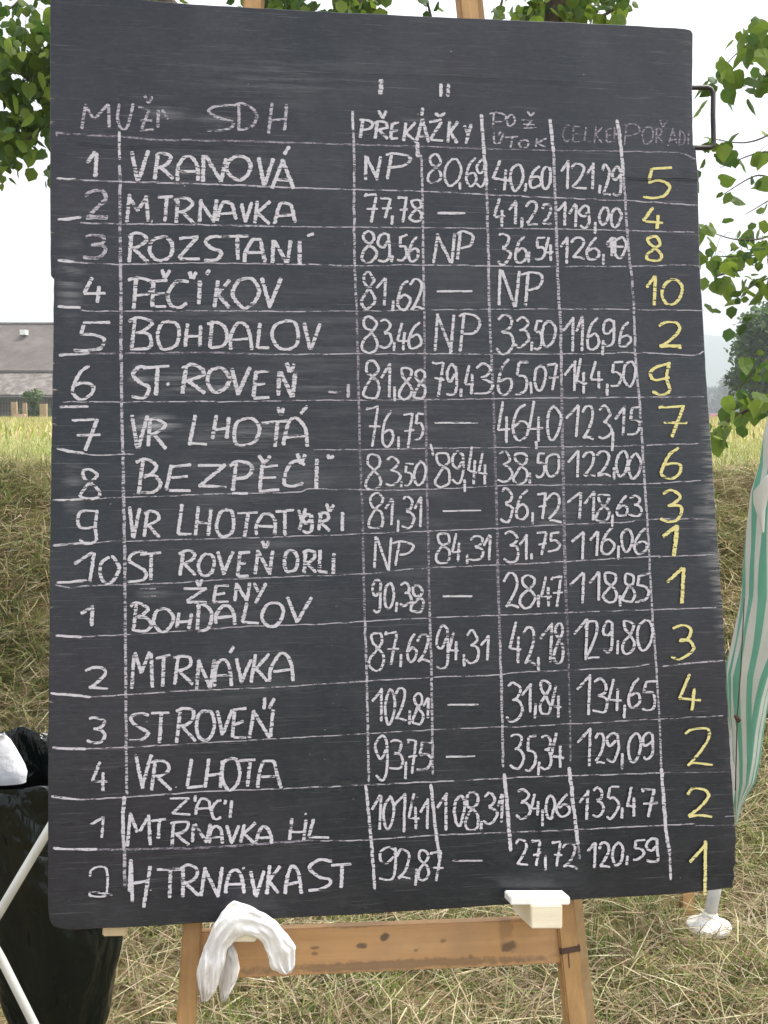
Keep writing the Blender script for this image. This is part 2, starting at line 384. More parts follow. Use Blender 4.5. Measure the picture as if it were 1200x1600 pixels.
    m2 = t.math('MULTIPLY', t.math('MULTIPLY', e2, t.math('MAXIMUM', t.math('MULTIPLY', yb.outputs[0], yt.outputs[0]), 0.25)), t.ramp(t.noise(t.coords((16, 210, 1)), 1.0, 5, 0.8), [(0.44, 0.0), (0.60, 1.0)]))
    colr = t.mix(t.math('MULTIPLY', t.ramp(m2, [(0.12, 0.0), (0.75, 1.0)]), 0.6), colr, (0.30, 0.29, 0.27))
    scr = t.noise(t.coords((7, 520, 1), rot=(0, 0, 0.03)), 1.0, 3, 0.6)
    colr = t.mix(t.math('MULTIPLY', t.ramp(scr, [(0.62, 0.0), (0.70, 1.0)]), 0.5), colr, (0.16, 0.16, 0.165))
    dst = t.noise(t.coords((60, 180, 1)), 1.0, 8, 0.85)
    colr = t.mix(t.math('MULTIPLY', t.ramp(dst, [(0.5, 0.0), (0.75, 1.0)]), 0.10), colr, (0.35, 0.35, 0.36))
    rough = t.ramp(s, [(0.3, 0.24), (0.7, 0.35)])
    return t.bsdf(colr, rough, g, 0.3, 0.0006, spec=0.46)
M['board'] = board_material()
M['ply_edge'] = mat_wood('painted_plywood_edge', (0.05, 0.05, 0.05), (0.10, 0.085, 0.07), (0.03, 0.03, 0.03), 'X')
def board_outline():
    pts = [(78, -12), (200, -3), (300, 6), (400, 12), (500, 17.5), (600, 22), (700, 27), (800, 31), (900, 35), (1000, 40), (1072, 44.5), (1080, 47), (1083, 52),
           (1082, 140), (1083, 225), (1088, 236), (1091, 275), (1092, 340), (1094, 420), (1099, 500), (1104, 590), (1109, 660), (1112, 700), (1116, 760),
           (1121, 840), (1126, 905), (1131, 975), (1134, 1040), (1138, 1120), (1142, 1190), (1146, 1250), (1149, 1285), (1151, 1310), (1149, 1335), (1151, 1348), (1146, 1358), (1149, 1370), (1145, 1380), (1146, 1387),
           (1060, 1397), (900, 1406), (800, 1413), (700, 1420), (560, 1429), (400, 1437), (200, 1449), (110, 1453), (92, 1451), (82, 1446), (77, 1437), (75, 1420),
           (75, 1200), (77, 1000), (79, 800), (81, 650), (83, 540), (84, 437), (83, 433), (79, 429), (78, 300), (78, 150)]
    out = []
    n = len(pts)
    for i in range(n):
        a = Vector(pts[i]); b = Vector(pts[(i + 1) % n]); L = (b - a).length; m = max(1, int(L / 14))
        for k in range(m):
            p = a.lerp(b, k / m); nz = noise.noise(Vector((p.x * .07, p.y * .07, 3.1)))
            amp = 1.0 if p.x > 1090 and p.y > 700 else 0.45
            out.append((p.x + nz * amp * 1.6, p.y + noise.noise(Vector((p.x * .05, p.y * .05, 8.7))) * 0.8))
    return out
OUT = board_outline()
ov = [bl(*p) for p in OUT]; n = len(ov); TH = 0.012
bm = bmesh.new()
fr = [bm.verts.new((p.x, p.y, 0)) for p in ov]; bk = [bm.verts.new((p.x, p.y, -TH)) for p in ov]
ff = bm.faces.new(fr); bf = bm.faces.new(list(reversed(bk)))
for i in range(n):
    j = (i + 1) % n; q = bm.faces.new((fr[i], bk[i], bk[j], fr[j])); q.material_index = 1
bmesh.ops.recalc_face_normals(bm, faces=bm.faces)
bmesh.ops.bevel(bm, geom=[e for e in ff.edges], offset=0.0012, segments=1, affect='EDGES', clamp_overlap=True)
me = bpy.data.meshes.new('panel'); bm.to_mesh(me); bm.free()
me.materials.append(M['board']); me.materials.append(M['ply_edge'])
o = bpy.data.objects.new('panel', me); col.objects.link(o); o.parent = board

# ---------------------------------------------------------------- chalk
def chalk_material(name, c, lo, hi, fine=0.5, top=0.92):
    t = NT(name)
    v = t.coords((45, 270, 1)); f = t.noise(v, 1.0, 1, 0.5)
    v2 = t.coords((200, 420, 1)); g = t.noise(v2, 1.0, 3, 0.6)
    k = t.math('ADD', t.math('MULTIPLY', f, 1 - fine), t.math('MULTIPLY', g, fine))
    pr = t.noise(t.coords((9, 9, 1)), 1.0, 2, 0.5)                # the pressure of the hand comes and goes
    k = t.math('ADD', k, t.math('MULTIPLY', t.math('SUBTRACT', pr, 0.5), 0.22))
    a = t.math('MULTIPLY', t.ramp(k, [(lo, 0.06), (hi, 1.0)]), top)
    cc = t.mix(t.ramp(g, [(0.3, 0.0), (0.7, 1.0)]), tuple(x * 0.8 for x in c), c)
    return t.bsdf(cc, 0.95, spec=0.1, alpha=a)
M['chalk'] = chalk_material('white_chalk', (0.66, 0.635, 0.68), 0.365, 0.47, 0.35, 0.93)
M['chalk_thin'] = chalk_material('thin_white_chalk', (0.58, 0.545, 0.60), 0.395, 0.53, 0.4, 0.82)
M['chalk_faint'] = chalk_material('rubbed_white_chalk', (0.50, 0.45, 0.52), 0.42, 0.58, 0.45, 0.62)
M['chalk_yellow'] = chalk_material('yellow_chalk', (0.82, 0.74, 0.32), 0.345, 0.43, 0.3)
zc = [0.0003]
def ribbons(strokes, wpx, name, mat, label):
    V = []; Fc = []
    for st in strokes:
        pts = [p for i, p in enumerate(st) if i == 0 or (p - st[i - 1]).length > 0.05]
        if len(pts) < 2: continue
        zc[0] += 0.0000035; z = zc[0]; k = len(pts); tot = 0; b0 = len(V)
        ph = random.random() * 50
        for i, p in enumerate(pts):
            d = pts[min(i + 1, k - 1)] - pts[max(i - 1, 0)]
            if d.length < 1e-6: d = Vector((1, 0))
            d.normalize(); nn = Vector((-d.y, d.x))
            # a chalk end pressed sideways marks vertical strokes wider than level ones
            w = wpx * 1.0 * (0.40 + 0.16 * abs(d.y)) * (1 + 0.18 * noise.noise(Vector((ph, i * 0.33, p.y * .35))) + 0.45 * noise.noise(Vector((ph * .1, p.x * .03, p.y * .55))))
            w2 = wpx * 1.0 * (0.40 + 0.16 * abs(d.y)) * (1 + 0.18 * noise.noise(Vector((ph + 9, i * 0.33, p.y * .35))) + 0.45 * noise.noise(Vector((ph * .1 + 5, p.x * .03, p.y * .55))))
            if i == 0 or i == k - 1: w *= 0.55; w2 *= 0.55
            a = p + nn * w; b = p - nn * w2
            V.append(bl(a.x, a.y, z)); V.append(bl(b.x, b.y, z))
        for i in range(k - 1):
            q = b0 + 2 * i; Fc.append((q, q + 1, q + 3, q + 2))
    o = mesh_obj(name, V, Fc, mat, board)
    if label: o['label'] = label
    return o

# stroke letters in a unit box, y downwards; 's' = drawn as a curve
G = {
 'A': ['s 0 1 .06 .55 .28 .12 .52 0 .78 .12 .92 .5 1 1', '.12 .64 .9 .6'],
 'Á': ['0 1 .5 0', '.5 0 .98 1', '.1 .72 .96 .7'],
 'a': ['s 0 1 .05 .5 .4 .02 .75 .12 .95 .5 .88 .98', '.18 .72 .8 .68'],
 'B': ['.28 0 .16 1', 's 0 .12 .3 .02 .62 .06 .85 .22 .6 .42 .3 .48', 's .3 .48 .75 .52 .98 .75 .75 .96 .16 1'],
 'C': ['s .98 .12 .7 0 .3 .15 .03 .55 .15 .9 .5 1 .95 .88'],
 'D': ['.22 .02 .14 1', 's 0 .04 .3 0 .8 .15 1 .5 .75 .88 .14 1'],
 'E': ['.25 0 .1 1', '.2 .04 1 0', '.18 .5 .8 .46', '.1 1 .95 .98'],
 'H': ['.2 0 0 1', '1 .05 .85 1', '.1 .6 .92 .55'],
 'h': ['.12 0 0 .7', '.12 0 .2 .95', '1 .1 .72 1', '.1 .52 .85 .48'],
 'I': ['.6 0 .4 1'],
 'K': ['.22 0 .05 1', '1 0 .15 .58', '.2 .52 .95 1'],
 'L': ['.35 0 .08 .95', '.08 .95 1 .97'],
 'M': ['.1 0 0 1', '.1 0 .48 .58', '.48 .58 .95 .02', '.95 .02 1 1'],
 'm': ['.35 0 0 1', '.35 0 .52 .62', '.52 .62 .98 .1', '.98 .1 .85 1'],
 'N': ['.12 0 0 1', '.12 0 .82 1', '.82 1 1 0'],
 'O': ['s .55 0 .15 .15 0 .55 .18 .93 .5 1 .88 .8 1 .4 .8 .08 .48 .02'],
 'P': ['.3 .02 .14 1', 's 0 .08 .4 0 .9 .1 1 .3 .75 .5 .25 .58'],
 'R': ['.2 .02 .05 1', 's 0 .1 .4 .0 .85 .1 .85 .32 .5 .5 .15 .54', '.3 .52 1 1'],
 'S': ['s 1 .04 .55 0 .18 .12 .15 .3 .5 .5 .88 .66 .95 .82 .6 .97 0 1'],
 'T': ['0 .06 1 0', '.55 .03 .45 1'],
 'U': ['s .1 0 0 .6 .2 1 .6 .98 .85 .6 1 .05'],
 'V': ['0 0 .38 1', '.38 1 1 0'],
 'Y': ['.1 .05 .5 .5', '1 0 .25 1'],
 'Z': ['0 .05 .95 0', '.95 0 .08 .95', '.08 .95 1 1'],
 'z': ['0 .05 .7 .1', '.7 .1 .3 .95', '.1 1 1 .98', '.1 .55 .85 .6'],
 '0': ['s .55 0 .15 .2 0 .6 .2 .95 .5 1 .85 .75 1 .35 .8 .06 .5 0'],
 '1': ['0 .4 .82 0', '.82 0 .72 1'],
 '2': ['s 0 .2 .3 .01 .75 .06 .85 .3 .55 .65 .1 .96', 's .1 .96 .5 .93 1 1'],
 '3': ['s .1 .1 .5 0 .88 .16 .75 .36 .38 .45', 's .38 .45 .8 .5 1 .7 .75 .93 .35 1 0 .9'],
 '4': ['.45 0 .02 .66', '.02 .66 1 .68', '.72 .35 .68 1'],
 '5': ['.3 .02 1 0', '.3 .02 .2 .42', 's .2 .42 .65 .42 .92 .62 .75 .88 .35 1 0 .97'],
 '6': ['s .85 0 .4 .25 .08 .65 .15 .92 .5 1 .9 .85 .95 .62 .6 .5 .15 .62'],
 '7': ['s 0 .08 .15 .02', '0 .05 .85 .02', '.85 .02 .45 1', '.15 .52 1 .5'],
 '8': ['s .62 .45 .2 .3 .15 .08 .5 0 .82 .1 .85 .28 .5 .46 .12 .68 0 .88 .3 1 .75 .95 .95 .75 .8 .56 .45 .44'],
 '9': ['s .85 .1 .5 0 .1 .18 .08 .4 .4 .5 .8 .3', 's .85 .05 .88 .5 .8 .85 .45 1 .05 .9'],
 'g': ['s .9 .05 .3 .1 .05 .35 .2 .58 .85 .5', 's .95 0 .85 .5 .85 .85 .5 1 .1 .92'],
 ',': ['.6 0 .4 1'], '.': ['.3 .3 .7 .7'], 'v': ['0 0 .45 1', '.45 1 1 .1'], "'": ['1 0 0 1'], '-': ['0 .5 1 .5'],
 '=': ['0 0 1 0', '.3 1 1 .9'], 'q': ['s 0 .3 .05 .1 .4 0 .75 .1 .8 .8 .6 .92 .1 .95 0 .9 .15 .82 1 .9'],
}
def glyph(ch, x0, x1, y0, y1):
    out = []; ST = 1.1
    jx = max(0.5, (x1 - x0) * 0.035); jy = max(0.5, (y1 - y0) * 0.025)
    for s in G[ch]:
        tk = s.split(); cv = tk[0] == 's'
        if cv: tk = tk[1:]
        f = [float(q) for q in tk]
        P = [(x0 + f[i] * (x1 - x0) + random.gauss(0, jx), y0 + f[i + 1] * (y1 - y0) + random.gauss(0, jy)) for i in range(0, len(f), 2)]
        out.append(smooth_line(P, ST) if cv else dense(P, ST))
    return out
def write(spec, wpx, mat, name, label):
    st = []
    for it in spec.split(';'):
        tk = it.split()
        if not tk: continue
        st += glyph(tk[0], *[float(q) for q in tk[1:5]])
    return ribbons(st, wpx, name, M[mat], label)
W_ = 'chalk_word'; N_ = 'chalk_number'
words = [
 ("M 128 170 164 201;U 184 206 161 200;z 215 241 166 205;v 226 238 150 161;I 244 251 171 200;' 252 263 186 172", 4.2, 'chalk_thin', W_, 'heading MUŽI'),
 ("S 321 367 164 205;D 367 402 162 204;H 420 449 161 207", 4.2, 'chalk_thin', W_, 'heading SDH'),
 ("I 592 597 125 147", 6.5, 'chalk', N_, 'Roman numeral I'),
 ("I 686 691 131 151;I 697 702 131 151", 4.5, 'chalk', N_, 'Roman numeral II'),
 ("P 560 581 186 216;R 585 606 190 217;v 592 604 172 185;E 609 624 192 217;K 630 649 191 221;Á 650 670 186 224;I 658 662 169 181;Z 671 692 189 220;v 679 695 176 182;K 699 715 189 222;Y 724 737 194 224", 4.4, 'chalk', W_, 'heading PŘEKÁŽKY'),
 ("P 766 790 177 201;O 792 804 180 197;z 815 838 187 200;v 824 835 175 182;U 770 786 207 225;' 778 782 205 212;T 788 809 214 230;O 811 825 219 231;K 835 854 216 230", 2.8, 'chalk_thin', W_, 'faint heading POŽ. ÚTOK'),
 ("C 879 890 195 221;E 893 906 197 222;L 911 924 198 222;K 928 941 198 223;E 946 956 202 223;M 959 967 200 222", 2.4, 'chalk_faint', W_, 'faint heading CELKEM'),
 ("P 971 999 194 226;O 1003 1020 198 224;R 1024 1035 201 224;v 1030 1042 187 199;Á 1044 1057 200 227;D 1060 1069 205 227;I 1074 1077 203 227", 2.4, 'chalk_faint', W_, 'faint heading POŘADÍ'),
 ("1 136 154 237 279", 5.6, 'chalk', N_, 'row number 1'), ("V 206 232 236 282;R 241 270 240 281;A 276 310 244 282;N 316 352 245 284;O 355 392 244 281;V 404 427 246 289;Á 425 459 249 295;' 444 452 229 242", 5.4, 'chalk', W_, 'team name VRANOVÁ'),
 ("N 570 594 244 281;P 599 639 240 280", 4.4, 'chalk', W_, 'result NP'), ("8 669 690 241 287;0 694 719 249 290;, 715 722 284 296;6 726 745 247 290;9 744 761 250 291", 3.6, 'chalk', N_, 'result 80,69'),
 ("4 770 796 247 297;0 797 817 257 297;, 819 824 286 300;6 826 846 259 295;0 846 861 260 295", 4.0, 'chalk', N_, 'result 40,60'), ("1 876 890 252 297;2 892 916 255 295;1 916 929 257 297;, 933 940 289 302;2 941 954 260 305;9 956 971 260 307", 3.9, 'chalk', N_, 'total 121,29'),
 ("5 1005 1050 262 311", 4.6, 'chalk_yellow', N_, 'yellow chalk 5'),
 ("2 132 169 299 341;- 140 168 337 341", 5.6, 'chalk_thin', N_, 'row number 2'), ("M 199 231 305 347;. 235 240 344 349;T 247 271 307 347;R 274 304 309 349;N 311 339 312 348;A 339 369 316 345;V 377 394 317 349;K 397 424 314 350;A 430 461 317 350", 5.0, 'chalk', W_, 'team name M.TRNAVKA'),
 ("7 570 591 304 350;7 594 612 309 340;, 610 615 337 352;7 622 637 307 350;8 640 660 312 347", 4.0, 'chalk', N_, 'result 77,78'), ("- 685 726 332 336", 4.6, 'chalk', 'chalk_dash', None),
 ("4 772 790 310 355;1 795 809 315 350;, 812 819 340 357;2 822 841 316 352;2 846 862 320 352", 4.0, 'chalk', N_, 'result 41,22'), ("1 871 886 317 352;1 889 902 320 355;9 904 922 322 355;, 928 931 347 366;0 936 951 324 352;0 954 970 325 355", 3.9, 'chalk', N_, 'total 119,00'),
 ("4 1006 1036 325 359", 4.6, 'chalk_yellow', N_, 'yellow chalk 4'),
 ("3 129 166 367 404", 5.2, 'chalk_thin', N_, 'row number 3'), ("R 201 231 365 410;O 235 269 369 407;Z 276 311 371 407;S 319 347 369 406;T 350 389 370 407;A 382 414 374 410;N 425 454 376 411;I 465 470 377 414;' 479 490 364 370", 5.4, 'chalk', W_, 'team name ROZSTANÍ'),
 ("8 565 587 361 409;9 589 611 362 411;, 610 614 399 410;5 621 637 369 407;6 637 654 370 409", 4.0, 'chalk', N_, 'result 89,56'), ("N 677 710 365 411;P 712 739 362 406", 4.2, 'chalk', W_, 'result NP'),
 ("3 776 797 365 414;6 804 822 369 411;, 824 828 394 411;5 835 852 372 406;4 851 864 370 407", 4.0, 'chalk', N_, 'result 36,54'), ("1 875 889 371 410;2 892 914 372 404;6 915 936 372 407;, 940 945 397 415;1 947 959 371 400;1 953 963 373 398;0 958 978 371 404;- 950 975 386 386", 3.9, 'chalk', N_, 'total 126,10'),
 ("8 1009 1034 370 410", 4.4, 'chalk_yellow', N_, 'yellow chalk 8'),
 ("4 129 165 434 472", 5.4, 'chalk', N_, 'row number 4'), ("P 204 239 435 482;E 235 262 439 480;v 252 266 421 435;C 264 294 437 480;v 296 307 424 436;I 307 316 439 476;' 323 328 422 430;K 334 359 437 480;O 366 404 434 480;V 409 440 435 481", 5.4, 'chalk', W_, 'team name PĚČÍKOV'),
 ("8 565 587 426 482;1 587 605 435 477;, 612 616 470 486;6 620 640 437 485;2 640 662 437 485", 4.0, 'chalk', N_, 'result 81,62'), ("- 682 739 457 455", 4.2, 'chalk', 'chalk_dash', None),
 ("N 780 810 422 479;P 816 847 425 477", 4.2, 'chalk', W_, 'result NP'), ("1 1009 1026 431 476;0 1034 1064 436 476", 4.4, 'chalk_yellow', N_, 'yellow chalk 10'),
 ("5 115 170 505 550", 5.2, 'chalk', N_, 'row number 5'), ("B 201 241 497 546;O 246 281 502 546;H 289 314 506 542;D 324 356 504 545;A 359 392 505 546;L 400 421 505 545;O 427 466 501 546;V 475 500 505 546", 5.0, 'chalk', W_, 'team name BOHDALOV'),
 ("8 565 591 496 550;3 592 612 500 545;, 614 617 534 549;4 621 636 504 547;6 637 659 504 545", 3.8, 'chalk', N_, 'result 83,46'), ("N 680 710 492 550;P 714 749 490 549", 4.0, 'chalk', W_, 'result NP'),
 ("3 774 802 492 552;3 804 826 496 542;, 829 832 534 549;5 834 847 501 545;0 847 867 502 542", 3.9, 'chalk', N_, 'result 33,50'), ("1 879 899 496 550;1 900 912 497 550;6 916 936 497 545;, 939 943 532 555;9 942 961 499 541;6 966 985 504 542", 3.8, 'chalk', N_, 'total 116,96'),
 ("2 1026 1065 504 544;- 1030 1064 541 540", 4.6, 'chalk_yellow', N_, 'yellow chalk 2'),
 ("6 110 146 570 624", 5.0, 'chalk', N_, 'row number 6'), ("S 204 234 574 620;T 222 266 573 617;. 259 265 598 604;R 284 322 572 616;O 325 357 574 614;V 362 389 575 620;E 392 421 580 622;N 434 462 580 620;v 447 460 567 582", 5.6, 'chalk', W_, 'team name ST. ROVEŇ'),
 ("I 541 547 600 622;- 512 528 613 613", 4.4, 'chalk_thin', 'chalk_dash', None),
 ("8 569 594 564 624;1 594 612 569 622;, 614 618 605 627;8 624 644 574 624;8 647 666 579 624", 3.9, 'chalk', N_, 'result 81,88'), ("7 675 695 566 620;9 696 715 570 621;, 718 722 607 620;4 726 740 570 617;3 741 769 570 617", 3.9, 'chalk', N_, 'result 79,43'),
 ("6 775 800 562 616;5 804 825 566 615;, 827 831 597 616;0 835 852 572 610;7 854 872 569 611", 3.9, 'chalk', N_, 'result 65,07'), ("1 882 902 564 614;4 899 916 562 616;4 921 941 565 610;, 945 950 600 619;5 952 972 566 605;0 974 992 565 604", 3.8, 'chalk', N_, 'total 144,50'),
 ("g 1014 1050 566 616", 4.6, 'chalk_yellow', N_, 'yellow chalk 9'),
 ("7 115 156 655 705", 5.2, 'chalk', N_, 'row number 7'), ("V 207 230 651 701;R 230 260 655 700;L 296 324 647 697;H 332 357 649 687;O 365 405 652 695;T 411 450 657 700;A 442 480 655 697;v 434 444 637 649;' 469 481 635 647", 5.2, 'chalk', W_, 'team name VR LHOTA'),
 ("7 572 594 636 699;6 595 615 644 699;, 620 624 682 702;7 629 647 645 700;5 647 662 646 687", 3.6, 'chalk', N_, 'result 76,75'), ("- 680 750 664 658", 3.2, 'chalk', 'chalk_dash', None),
 ("4 777 797 627 694;6 799 825 630 689;4 826 847 630 690;, 835 838 690 702;0 854 874 635 687", 3.8, 'chalk', N_, 'result 46,40'), ("1 884 907 634 685;2 910 927 634 687;3 934 955 636 687;, 954 958 675 705;1 960 977 635 681;5 980 999 637 680", 3.8, 'chalk', N_, 'total 123,15'),
 ("7 1029 1074 634 686", 4.6, 'chalk_yellow', N_, 'yellow chalk 7'),
 ("8 126 157 734 781", 4.6, 'chalk', N_, 'row number 8'), ("B 214 250 719 771;E 259 300 727 767;Z 309 354 726 762;P 359 394 722 768;- 362 390 770 772;E 402 436 727 766;v 404 422 710 725;C 441 476 721 760;v 464 477 709 725;I 490 499 716 764;v 511 521 711 717", 5.2, 'chalk', W_, 'team name BEZPĚČÍ'),
 ("8 570 596 711 766;3 602 624 715 759;, 625 628 752 762;5 631 646 724 759;0 647 664 721 757", 3.6, 'chalk', N_, 'result 83,50'), ("8 679 704 707 760;9 705 726 707 755;, 724 727 750 769;4 731 745 700 755;4 747 761 707 757", 3.6, 'chalk', N_, 'result 89,44'),
 ("3 777 800 706 755;8 801 825 707 755;, 826 829 739 755;5 836 851 709 745;0 852 874 709 745", 3.6, 'chalk', N_, 'result 38,50'), ("1 886 907 706 747;2 910 930 706 745;2 931 954 705 745;, 957 961 730 750;0 962 979 704 745;0 981 1000 709 747", 3.8, 'chalk', N_, 'total 122,00'),
 ("6 1032 1064 700 746", 4.4, 'chalk_yellow', N_, 'yellow chalk 6'),
 ("g 119 155 796 849", 4.6, 'chalk', N_, 'row number 9'), ("V 202 219 795 842;R 225 250 800 839;L 276 300 790 836;H 305 330 792 837;O 339 367 796 840;T 369 401 800 839;A 401 430 802 836;T 431 459 796 835;Y 464 477 795 830;9 472 490 804 832;R 497 515 801 830;v 509 521 787 800;I 532 539 802 829", 4.8, 'chalk', W_, 'team name VR. LHOTA TYGŘI'),
 ("8 576 600 772 827;1 601 615 779 821;, 620 624 812 832;3 627 646 776 826;1 647 660 777 822", 3.6, 'chalk', N_, 'result 81,31'), ("- 690 750 803 793", 3.0, 'chalk', 'chalk_dash', None),
 ("3 781 801 765 815;6 805 825 766 811;, 829 833 800 820;7 839 854 770 811;2 854 877 772 815", 3.8, 'chalk', N_, 'result 36,72'), ("1 887 911 770 812;1 912 931 769 815;8 932 952 772 815;, 954 958 804 822;6 962 980 774 807;3 981 1001 775 807", 3.8, 'chalk', N_, 'total 118,63'),
 ("3 1030 1067 766 815", 4.6, 'chalk_yellow', N_, 'yellow chalk 3'),
 ("1 119 152 864 910;0 156 185 871 911", 5.0, 'chalk', N_, 'row number 10'), ("S 200 229 862 907;T 220 251 864 909;R 280 306 861 899;O 311 335 865 899;V 341 365 861 899;E 369 390 862 900;N 399 425 860 897;v 410 420 845 857;O 444 465 859 895;R 472 494 860 896;L 496 512 860 895;I 518 525 865 896", 4.9, 'chalk', W_, 'team name ST ROVEŇ ORLI'),
 ("N 586 612 840 891;P 614 646 845 884", 3.5, 'chalk', W_, 'result NP'), ("8 681 704 832 880;4 706 720 835 877;, 728 731 865 881;3 732 755 838 875;1 755 767 836 876", 3.6, 'chalk', N_, 'result 84,31'),
 ("3 786 810 831 879;1 811 825 836 876;, 828 832 864 874;7 838 855 831 867;5 855 874 832 862", 3.8, 'chalk', N_, 'result 31,75'), ("1 892 915 832 872;1 921 936 830 870;6 937 960 822 865;, 963 967 852 875;0 970 987 827 861;6 990 1010 826 865", 3.8, 'chalk', N_, 'total 116,06'),
 ("1 1034 1061 821 871", 5.6, 'chalk_yellow', N_, 'yellow chalk 1'),
 ("Z 289 324 919 941;v 307 316 905 916;E 330 359 915 941;N 367 390 911 939;Y 394 415 910 941", 4.6, 'chalk', W_, 'heading ŽENY'), ("= 218 245 920 932", 3.0, 'chalk_faint', 'chalk_dash', None),
 ("1 126 150 947 977", 5.6, 'chalk', N_, 'second list number 1'), ("B 204 237 942 987;O 239 270 950 987;H 276 300 957 982;D 306 332 946 986;A 337 367 946 975;L 376 404 942 974;O 410 442 941 977;V 451 486 932 972", 4.9, 'chalk', W_, 'team name BOHDALOV, lower'),
 ("9 581 596 905 956;0 600 615 911 950;, 617 621 941 956;3 624 642 911 947;8 642 662 915 957", 3.8, 'chalk', N_, 'result 90,38'), ("- 690 737 934 930", 3.8, 'chalk', 'chalk_dash', None),
 ("2 787 810 897 950;8 812 836 900 947;, 839 842 930 949;4 845 861 901 949;7 861 879 900 950", 3.8, 'chalk', N_, 'result 28,47'), ("1 891 915 895 942;1 919 940 892 940;8 942 964 894 942;, 966 969 930 947;8 972 991 897 941;5 991 1014 899 941", 3.8, 'chalk', N_, 'total 118,85'),
 ("1 1042 1072 885 947", 4.8, 'chalk_yellow', N_, 'yellow chalk 1, lower'),
 ("2 136 170 1041 1076", 4.6, 'chalk', N_, 'second list number 2'), ("M 206 237 1019 1077;T 244 267 1025 1071;R 271 301 1024 1070;N 306 334 1030 1076;A 335 362 1030 1071;' 360 364 1010 1020;V 369 392 1029 1067;K 392 420 1022 1065;A 422 457 1021 1065", 4.8, 'chalk', W_, 'team name MTRNÁVKA'),
 ("8 577 600 986 1047;7 601 622 987 1039;, 624 628 1022 1042;6 635 650 989 1035;2 651 671 992 1034", 3.7, 'chalk', N_, 'result 87,62'), ("9 680 702 979 1046;4 701 716 987 1031;, 722 726 1022 1042;3 727 747 986 1035;1 750 766 992 1032", 3.7, 'chalk', N_, 'result 94,31'),
 ("4 795 815 969 1037;2 817 836 980 1037;, 839 843 1026 1047;1 842 865 974 1035;8 864 880 972 1037", 3.9, 'chalk', N_, 'result 42,18'), ("1 897 920 967 1031;2 912 935 970 1029;9 940 959 970 1019;, 962 966 1000 1022;8 971 992 969 1021;0 995 1019 969 1015", 3.8, 'chalk', N_, 'total 129,80'),
 ("3 1047 1082 976 1031", 4.4, 'chalk_yellow', N_, 'yellow chalk 3, lower'),
 ("3 136 165 1120 1161", 4.6, 'chalk', N_, 'second list number 3'), ("S 202 234 1114 1157;T 236 265 1112 1160;R 276 305 1105 1159;O 307 335 1110 1156;V 340 362 1109 1147;E 360 386 1107 1151;N 391 427 1109 1151;I 410 416 1089 1108;' 420 429 1091 1106", 4.9, 'chalk', W_, 'team name ST ROVEŇ, lower'),
 ("1 581 600 1076 1126;0 601 616 1077 1130;2 616 635 1076 1125;, 637 641 1110 1132;8 645 661 1084 1132;1 660 671 1090 1122", 3.7, 'chalk', N_, 'result 102,81'), ("- 697 747 1103 1099", 3.6, 'chalk', 'chalk_dash', None),
 ("3 790 815 1067 1127;1 814 832 1069 1112;, 834 838 1100 1121;8 842 860 1062 1117;4 860 877 1070 1119", 3.8, 'chalk', N_, 'result 31,84'), ("1 899 926 1056 1115;3 924 949 1060 1115;4 951 970 1057 1112;, 972 976 1101 1121;6 980 999 1059 1105;5 1002 1025 1064 1109", 3.8, 'chalk', N_, 'total 134,65'),
 ("4 1059 1094 1055 1112", 4.2, 'chalk_yellow', N_, 'yellow chalk 4, lower'),
 ("4 146 169 1189 1235", 4.4, 'chalk', N_, 'second list number 4'), ("V 214 236 1177 1231;R 237 267 1187 1234;. 273 277 1228 1232;L 290 317 1184 1231;H 320 347 1185 1230;O 347 375 1184 1232;T 374 402 1185 1230;A 402 436 1186 1230", 4.8, 'chalk', W_, 'team name VR. LHOTA, lower'),
 ("9 586 607 1152 1219;3 607 629 1155 1202;, 631 635 1190 1216;7 636 652 1155 1207;5 650 675 1160 1202", 3.7, 'chalk', N_, 'result 93,75'), ("- 695 741 1185 1177", 3.6, 'chalk', 'chalk_dash', None),
 ("3 795 817 1145 1202;5 819 838 1150 1202;, 839 843 1189 1210;3 843 861 1147 1202;4 861 880 1145 1200", 3.8, 'chalk', N_, 'result 35,34'), ("1 900 927 1137 1196;2 929 945 1144 1192;9 946 966 1144 1189;, 969 973 1175 1201;0 980 1000 1146 1189;9 1002 1021 1144 1187", 3.8, 'chalk', N_, 'total 129,09'),
 ("2 1069 1111 1136 1196", 4.0, 'chalk_yellow', N_, 'yellow chalk 2, second from below'),
 ("Z 267 297 1246 1272;I 303 307 1242 1252;A 305 331 1247 1272;C 330 346 1250 1279;' 350 354 1250 1256;I 355 366 1250 1276", 4.2, 'chalk', W_, 'heading ŽÁCI'),
 ("1 142 166 1275 1307", 4.0, 'chalk', N_, 'third list number 1'), ("M 199 235 1270 1320;T 237 261 1280 1309;R 267 296 1282 1320;N 301 328 1286 1316;A 327 349 1290 1317;V 355 374 1289 1317;K 375 400 1286 1316;A 400 424 1291 1317;H 452 477 1279 1312;L 480 515 1279 1309;. 475 480 1269 1273", 4.6, 'chalk', W_, 'team name MTRNAVKA ML'),
 ("1 581 596 1241 1297;0 599 615 1244 1295;1 616 637 1239 1285;, 629 633 1280 1300;4 637 655 1240 1296;1 656 670 1247 1295", 3.7, 'chalk', N_, 'result 101,41'), ("1 682 701 1239 1295;0 709 725 1242 1290;8 726 749 1237 1296;, 749 753 1282 1297;3 754 775 1239 1285;1 777 786 1239 1285", 4.0, 'chalk', N_, 'result 108,31'),
